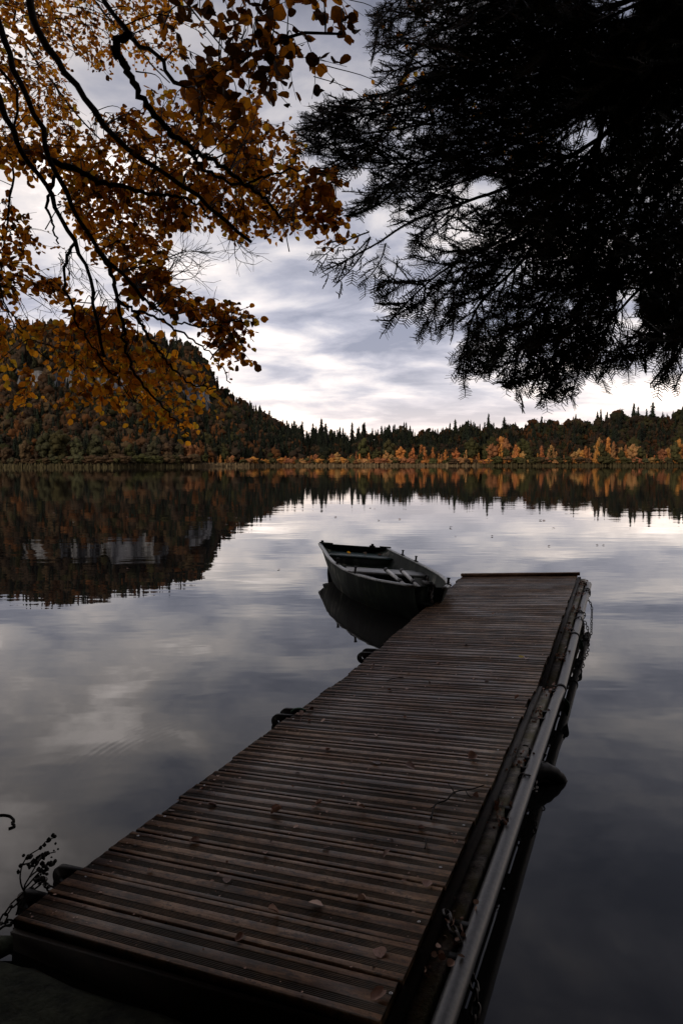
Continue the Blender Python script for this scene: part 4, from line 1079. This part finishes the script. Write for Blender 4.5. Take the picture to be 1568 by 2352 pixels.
def px_curve(p0, ang, ln, Y0, dY, droop, n=7):
    """curve from photo point along an angle, bending downward; returns px path and 3-D path, cut where it leaves the crown outline"""
    s = np.linspace(0, 1, n); a = ang + droop * s
    x = p0[0] + np.concatenate([[0], np.cumsum(np.cos(a[:-1]) * ln / (n - 1))]); y = p0[1] + np.concatenate([[0], np.cumsum(np.sin(a[:-1]) * ln / (n - 1))])
    jx, jy = rng.normal(0, 11, 2)
    okk = f_ok(x + jx * .6 - 8, y + abs(jy) * .8 + 6) | (x > 1600)
    bad = np.where(~okk)[0]; k = bad[0] if len(bad) else n
    if k < 3: return None
    Yv = Y0 + dY * s
    return x[:k], y[:k], P3(x[:k], y[:k], Yv[:k]), Yv[:k]
for px, ya, yb, r0 in FL:
    q2 = resample(np.array(px, float), 60); q2[8:-2] += np.cumsum(rng.normal(0, 1.6, (50, 2)), 0) * np.linspace(1, .2, 50)[:, None]; Yv = np.linspace(ya, yb, 60) + rng.normal(0, .01, 60)
    p = P3(q2[:, 0], q2[:, 1], Yv)
    mb = MB(); full = np.vstack([[(4.5, .9, p[0][2] + .3)], p]); mb.tube(full, np.concatenate([[r0 * 1.5], np.linspace(r0 * .75, .002, 60)]), 8); mb.build('branch', m_bark, fir, True)
    needles(p[44:])
    Ls = np.concatenate([[0], np.cumsum(np.hypot(*np.diff(q2, axis=0).T))]); tot_ = Ls[-1]
    pos_ = 120.0; side = 1
    while pos_ < tot_ - 15:
        i = int(np.searchsorted(Ls, pos_)); i = min(i, 58)
        d_ = q2[i + 1] - q2[i]; base_a = math.atan2(d_[1], d_[0])
        for side in (-1, 1):
            rem = (tot_ - pos_) / tot_
            if rem < .28 and rng.random() < .35: continue
            ln = rng.uniform(120, 250) * (.35 + .65 * min(1, rem * 1.8)) * 3.0 / Yv[i]
            a = base_a + side * rng.uniform(.45, .95)
            dr = -side * rng.uniform(.1, .5) + (rng.uniform(0, .5) if math.cos(a) < 0 else 0)
            if math.sin(a) < -.2: dr += -.5 if math.cos(a) < 0 else .5
            cvv = px_curve(q2[i], a, ln, Yv[i], rng.uniform(-.35, .25), dr, 9)
            if cvv is None: continue
            x, y, P_, Yq = cvv
            branchlets.tube(P_, np.linspace(.0040, .0014, len(P_)), 5, caps=False); needles(P_[1:])
            L2 = np.concatenate([[0], np.cumsum(np.hypot(np.diff(x), np.diff(y)))]); s2 = 14.0; sd2 = 1
            while s2 < L2[-1] - 6:
                j = min(int(np.searchsorted(L2, s2)), len(x) - 2); sd2 = -sd2
                a2 = math.atan2(y[j + 1] - y[j], x[j + 1] - x[j]) + sd2 * rng.uniform(.5, .9)
                c2 = px_curve((np.interp(s2, L2, x), np.interp(s2, L2, y)), a2, rng.uniform(40, 90) * 3.0 / Yq[j] * (1 - .5 * s2 / L2[-1]), np.interp(s2, L2, Yq), rng.uniform(-.12, .12), -sd2 * rng.uniform(0, .4), 6)
                s2 += rng.uniform(16, 27)
                if c2 is None: continue
                branchlets.tube(c2[2], np.linspace(.0022, .0011, len(c2[2])), 4, caps=False); needles(c2[2])
        pos_ += rng.uniform(20, 32)
for tx, ty, ox, oy in ((1065, 893, 30, -130), (1052, 850, 60, -110), (1110, 868, 40, -120), (1185, 920, 30, -130), (1150, 890, 40, -120), (1240, 937, 55, -140), (1268, 915, 25, -120), (1312, 922, -10, -120), (1290, 905, 10, -110), (1372, 882, 10, -110), (1345, 850, 10, -110), (1430, 862, 40, -100), (1400, 850, 40, -90), (1500, 893, 60, -130), (1520, 880, 40, -120), (1550, 897, 10, -140), (1480, 835, 60, -90), (885, 752, 90, -60), (925, 727, 70, -70), (958, 782, 40, -100), (1000, 768, 40, -100), (1040, 755, 40, -90), (825, 660, 60, -100), (770, 655, 80, -110), (738, 637, 110, -90), (727, 603, 120, -70), (862, 690, 50, -90), (690, 312, 130, -40), (685, 345, 130, -20), (684, 285, 120, -20), (715, 260, 120, -10), (752, 241, 120, 10), (735, 385, 110, -50), (772, 402, 90, -60), (870, 190, 100, -50), (842, 110, 110, -40), (900, 205, 90, -60)):
    Yt_ = rng.uniform(2.4, 2.75); n_ = 10; sq = np.linspace(0, 1, n_)
    xs2 = tx + ox * (1 - sq) + 14 * np.sin(sq * 3.14) * rng.choice([-1, 1]); ys2 = ty + oy * (1 - sq ** 1.1)
    P_ = P3(xs2, ys2, Yt_ + .15 * (1 - sq)); branchlets.tube(P_, np.linspace(.0034, .0013, n_), 5, caps=False); needles(P_)
    a0 = math.atan2(-oy, -ox)
    for k_ in range(3, 9):
        sgn = 1 if k_ % 2 else -1; a2 = a0 + sgn * rng.uniform(.5, .8); ln = rng.uniform(38, 66) * (1.1 - .07 * k_)
        s3 = np.linspace(0, 1, 6); aa = a2 - sgn * .35 * s3
        x3 = xs2[k_] + np.cumsum(np.cos(aa)) * ln / 6; y3 = ys2[k_] + np.cumsum(np.sin(aa)) * ln / 6
        Q_ = P3(x3, y3, Yt_ + rng.uniform(-.05, .08) * s3 + .1 * (1 - sq[k_])); branchlets.tube(Q_, np.linspace(.002, .0011, 6), 4, caps=False); needles(Q_)
branchlets.build('twigs', m_twig, fir, True)
NPc, NAc, NVc, Sz = np.concatenate(NP), unit(np.concatenate(NA)), np.concatenate(NV), np.concatenate(NSZ)
nx_, ny_ = PX(NPc); pass
# upper crown added out of frame, overhead and behind, to shade near boards
n_up = 9500
zz_ = rng.uniform(3.6, 9.5, n_up); ang = rng.uniform(0, 6.28, n_up); rad = rng.uniform(.3, 5.6, n_up) * np.interp(zz_, [3, 12], [1.0, .5])
UPf = np.column_stack([4.5 + rad * np.cos(ang), .9 + rad * np.sin(ang), zz_]); okm = UPf[:, 2] > C + .85 * np.maximum(UPf[:, 1], 0) + .7
UPf = UPf[okm]
wdt = np.full(len(NPc), .0020)
sdn = unit(np.cross(NAc, NVc + 1e-4))
V = np.stack([NPc - sdn * wdt[:, None], NPc + sdn * wdt[:, None], NPc + NAc * Sz[:, None] + sdn * wdt[:, None] * .7, NPc + NAc * Sz[:, None] - sdn * wdt[:, None] * .7], 1).reshape(-1, 3)
a = unit(rng.normal(0, 1, UPf.shape)); b = unit(np.cross(a, rng.normal(0, 1, UPf.shape))); s_ = rng.uniform(.12, .3, (len(UPf), 1))
Vu = np.stack([UPf - a * s_, UPf - b * s_ * .4, UPf + a * s_, UPf + b * s_ * .4], 1).reshape(-1, 3)
Vn = np.concatenate([V, Vu]); fq = np.arange(len(Vn)).reshape(-1, 4)
link_mesh('needles', arr_mesh('needles', Vn - parent_loc(fir), [fq], {'rnd': np.repeat(rng.random(len(fq)), 4)}), m_needle, fir)
print('needles', len(NPc), 'leaves', len(LP), 'hill', len(hill), 'ridge', len(ridge), 'shore', len(shore))

# ---------------------------------------------------------------- fallen leaves, twigs and weeds
def deck_hit(px, py):
    """where the view through px, py meets the deck"""
    for _ in range(1):
        best = None
        for o_, u_, w_ in ((A, U1, WV), (H2, U2, WV2)):
            n_ = np.cross(w_, u_); a_, b_ = (px - CX) / F, -(py - CY) / F
            rv = np.array([a_, CP + SP * b_, -SP + CP * b_]); cpos = np.array([0, 0, C])
            k = ((o_ - cpos) @ n_) / (rv @ n_); h_ = cpos + rv * k; s = (h_ - o_) @ u_; t = (h_ - o_) @ w_
            if o_ is A and s <= L1: return s, t
            if o_ is H2: return s + L1, t
def one_leaf(p, n, size, m, name='fallen_leaf', fold=1.6, flat=0.0):
    ax = unit(np.cross(n, rng.normal(0, 1, 3)))
    V, f4, f3, r = leaves_mesh(np.array([[0, 0, 0.]]), ax[None], (n + rng.normal(0, .18, 3))[None], np.array([size]), None, fold)
    V = V - n * min((V @ n).min(), 0) + n * .002
    o = link_mesh(name, arr_mesh(name, V - V.mean(0) * [1, 1, 0], [f4, f3], {'rnd': r}), m); o.location = p
    return o
DL = [((1206, 1506), .05, 'y', 'bright yellow leaf near the right edge of the jetty'), ((1216, 1510), .045, '', 'brown curled leaf touching the yellow leaf on the jetty'),
 ((1020, 1679), .055, '', 'round pale brown leaf lying alone in the middle of the jetty'), ((879, 1751), .062, '', 'pale grey brown leaf lying flat left of its pinkish neighbour on the jetty'),
 ((958, 1766), .062, '', 'pinkish brown leaf lying flat right of a pale grey one on the jetty'), ((1103, 1739), .06, '', 'dark red brown leaf standing up near the right edge of the jetty boards'),
 ((644, 1866), .062, '', 'pale pink brown crumpled leaf on the left half of the jetty'), ((454, 1933), .05, '', 'small salmon coloured leaf near the left edge of the near jetty boards'),
 ((736, 2074), .06, '', 'pale crumpled lobed leaf in the middle of the nearest jetty boards'), ((638, 2095), .045, '', 'small brown leaf left of the pale crumpled leaf on the nearest boards'),
 ((559, 2151), .04, '', 'grey curled leaf nearest the front left of the jetty'), ((879, 2275), .065, '', 'brown pointed leaf beside a screw at the near right corner of the jetty'),
 ((881, 2178), .06, '', 'dark folded leaf left of the near right corner of the jetty'), ((994, 2024), .05, '', 'dark leaf close to the right edge beside the mossy ledge of the jetty'),
 ((703, 1644), .055, '', 'pale brown leaf by the left edge beside the double lug'), ((495, 1850), .05, '', 'reddish leaf on the left edge boards of the jetty')]
for (x, y), sz, k, lab in DL:
    s, t = deck_hit(x, y); u, w, n, o_ = frame(s)
    tag(one_leaf(J(s, t, .001), n, sz * .78, m_yellow if k else m_dead), lab, 'leaf', 'fallen leaves on the jetty')
for (x, y) in [(765, 1724), (745, 1847), (842, 1858), (695, 1777), (800, 1801), (1107, 1830), (472, 1816), (400, 1864), (1052, 1637), (1029, 1587), (1006, 1569), (952, 1583), (912, 1586), (1206, 1606), (946, 1648), (729, 1634), (756, 1658), (724, 1658), (860, 1530), (1000, 1470), (1150, 1410), (980, 1420), (900, 1960), (620, 1960), (760, 1945), (840, 2060), (530, 2020), (350, 2000), (690, 1900), (980, 1900), (1060, 1930), (880, 1690), (940, 1545), (830, 1600), (1120, 1560), (1080, 1480)]:
    s, t = deck_hit(x, y); u, w, n, o_ = frame(s)
    if 0 < t < JW: tag(one_leaf(J(s, t, .001), n, rng.uniform(.018, .036), m_dead), 'small curled brown leaf scattered on the jetty boards', 'leaf', 'small fallen leaves on the jetty')
# crumbs and litter
VVs, F4, F3, RR, n0 = [], [], [], [], 0
lp, ln_, ls = [], [], []
for k in range(1100):
    s, t = rng.uniform(0, LTOT - .1), rng.uniform(.03, JW - .03)
    if rng.random() < .3: t = rng.uniform(.01, .25)
    lp.append(J(s, t, .003)); ln_.append(frame(s)[2]); ls.append(abs(rng.normal(.003, .004)) + .004)
for k in range(300):
    s = rng.choice(RL) + rng.normal(-.02, .06); t = JW + rng.uniform(.03, .12); lp.append(J(max(s, .02), t, -.045 + rng.uniform(0, .03))); ln_.append(unit(rng.normal(0, 1, 3))); ls.append(rng.uniform(.010, .026))
lp, ln_, ls = np.array(lp), np.array(ln_), np.array(ls)
V, f4, f3, r = leaves_mesh(lp, np.cross(ln_, rng.normal(0, 1, lp.shape)), ln_, ls)
tag(link_mesh('leaf_litter', arr_mesh('leaf_litter', V, [f4, f3], {'rnd': r}), m_dead), kind='stuff')
# stick lying on the boards
def dj(x, y, h=.008): s, t = deck_hit(x, y); return J(s, t, h)
stick = empty('fallen_twig', dj(1060, 1822), 'dark forked twig lying across the boards by the right edge of the jetty', 'twig')
mb = MB()
mb.tube(resample([dj(1128, 1803), dj(1100, 1812), dj(1060, 1822, .014), dj(1040, 1838), dj(1015, 1850, .012), dj(1004, 1880)], 22), np.linspace(.0022, .0042, 22), 7)
stem_ = mb.build('stem', m_twig, stick, True)
for pts in ([dj(1060, 1822), dj(1052, 1812, .015), dj(1045, 1806, .02)], [dj(1085, 1816), dj(1090, 1826, .01), dj(1098, 1832)], [dj(1015, 1850), dj(1005, 1862, .02)]):
    mb = MB(); mb.tube(pts, np.linspace(.003, .0015, len(pts)), 5); mb.build('side_twig', m_twig, stem_, True)
for pts, lab in (([dj(990, 1925), dj(992, 1935), dj(989, 1948)], 'short pale stick lying alone near the right edge of the near boards'), ([dj(905, 1567), dj(925, 1560), dj(945, 1558)], 'thin dark stick lying far out in the middle of the jetty')):
    mb = MB(); mb.tube(resample(pts, 8), .003, 6); tag(mb.build('twig', m_twig, None, True), lab, 'twig')
# leaves lying in the boat
for k, (p, lab) in enumerate((((.25, -.12, .238), 'orange leaf lying on the green stern seat of the boat'), ((.33, .12, .238), 'pale leaf at the middle of the green stern seat of the boat'), ((.28, .36, .238), 'pinkish leaf at the far end of the green stern seat of the boat'))):
    tag(one_leaf(BW((p[0], side_far * p[1], p[2])), np.array([0, 0, 1.]), .06, m_leaf if k == 0 else m_dead), lab, 'leaf', 'fallen leaves in the boat')
# leaves afloat
FLT = [(770, 1188), (850, 1167), (860, 1168), (870, 1195), (918, 1193), (1035, 1212), (1240, 1195), (1248, 1196), (1270, 1213), (1045, 1232), (1130, 1232), (1260, 1255), (1370, 1252), (1385, 1252), (125, 1178), (290, 1188), (545, 1190), (520, 1205), (170, 1200), (330, 1215), (640, 1308), (295, 1307)]
for x, y in FLT:
    p = PZ(x, y, .004); sz = .05 if y > 1225 else .085
    o = one_leaf(p, np.array([0, 0, 1.]), sz, m_dead, 'floating_leaf', .8)
    tag(o, 'tiny fallen leaf floating on the open lake between jetty and far shore', 'leaf', 'leaves floating on the lake')
# mossy log and weed at the near left corner
mb = MB()
lgp = resample([(-1.095, 2.165, .045), (-1.2, 2.12, .045), (-1.45, 2.03, .05), (-1.9, 1.95, .06)], 16)
mb.tube(lgp, np.concatenate([[.025, .042, .047], np.full(13, .048)]) * (1 + rng.normal(0, .03, 16)), 14)
tag(mb.build('mossy_log', m_logm, None, True), 'round mossy log end beside the near left corner of the jetty', 'log')
weed = empty('dry_weed', PZ(95, 2090, .02), 'bent dry weed with dark seed heads by the near left corner of the jetty', 'plant')
wb = PZ(62, 2040, .03)
def wp(x, y, Y): return P3(x, y, Y)
stems = [[(58, 2065, 2.3), (100, 2000, 2.42), (82, 1945, 2.5), (95, 1900, 2.55), (125, 1870, 2.6)]]
base_ = wp(108, 1990, 2.4)
ST = [[(63, 2062), (80, 2010), (104, 1985), (85, 1955), (80, 1920), (92, 1882), (120, 1865), (160, 1832), (215, 1790)],]
def crop2disp(x, y): return (x * .2976 * .5741, (3200 + y * .2976) * .5741)
paths = [[(220, 1550), (290, 1370), (350, 1290), (290, 1150), (275, 1000), (320, 840), (400, 740), (530, 660), (620, 560), (735, 505)],
 [(350, 1290), (330, 1170), (400, 1040), (460, 930), (540, 810), (640, 730), (755, 700)],
 [(400, 1040), (470, 980), (560, 920), (640, 880), (710, 850)], [(330, 1200), (420, 1100), (520, 990), (600, 960), (660, 945)],
 [(460, 1080), (540, 1055), (610, 1120)], [(320, 870), (400, 850), (460, 840)], [(500, 830), (560, 760), (590, 720)]]
mb = MB(); tips = []
for pth in paths:
    xy = np.array([crop2disp(*p_) for p_ in pth]); Yv = np.linspace(2.35, 2.5, len(xy))
    q = resample(P3(xy[:, 0], xy[:, 1], Yv), 20); mb.tube(q, np.linspace(.0035, .0018, 20), 6); tips.append(q)
mb.build('stem', m_weed, weed, True)
mb = MB()
ico = np.array([(0, 0, 1), (.9, 0, .3), (.28, .85, .3), (-.72, .53, .3), (-.72, -.53, .3), (.28, -.85, .3), (.72, .53, -.4), (-.28, .85, -.4), (-.9, 0, -.4), (-.28, -.85, -.4), (.72, -.53, -.4), (0, 0, -1)])
icf = np.array([[0, 1, 2], [0, 2, 3], [0, 3, 4], [0, 4, 5], [0, 5, 1], [1, 6, 2], [2, 7, 3], [3, 8, 4], [4, 9, 5], [5, 10, 1], [2, 6, 7], [3, 7, 8], [4, 8, 9], [5, 9, 10], [1, 10, 6], [11, 7, 6], [11, 8, 7], [11, 9, 8], [11, 10, 9], [11, 6, 10]])
for q in tips:
    for k in range(14):
        c_ = q[rng.integers(9, 20)] + rng.normal(0, .008, 3); mb.add(c_ + ico * rng.uniform(.004, .010) * rng.uniform(.7, 1.3, 3), [icf])
mb.build('seed_heads', m_weed, weed, True)
for lab, pth in (('thin dark twig arching over the water at the left edge of the photo', [(0, 200), (60, 198), (130, 210), (160, 232), (200, 275), (160, 300), (205, 345), (120, 382)]), ('bare trailing twig lying low beside the mossy log', [(0, 1740), (60, 1700), (160, 1672)])):
    xy = np.array([crop2disp(*p_) for p_ in pth]); q = resample(np.array([PZ(a_, b_, .004) for a_, b_ in xy]) if xy[0][1] < 1900 else P3(xy[:, 0], xy[:, 1], np.full(len(xy), 2.25)), 24)
    mb = MB(); mb.tube(q, .004, 6); tag(mb.build('twig', m_weed, None, True), lab, 'twig')
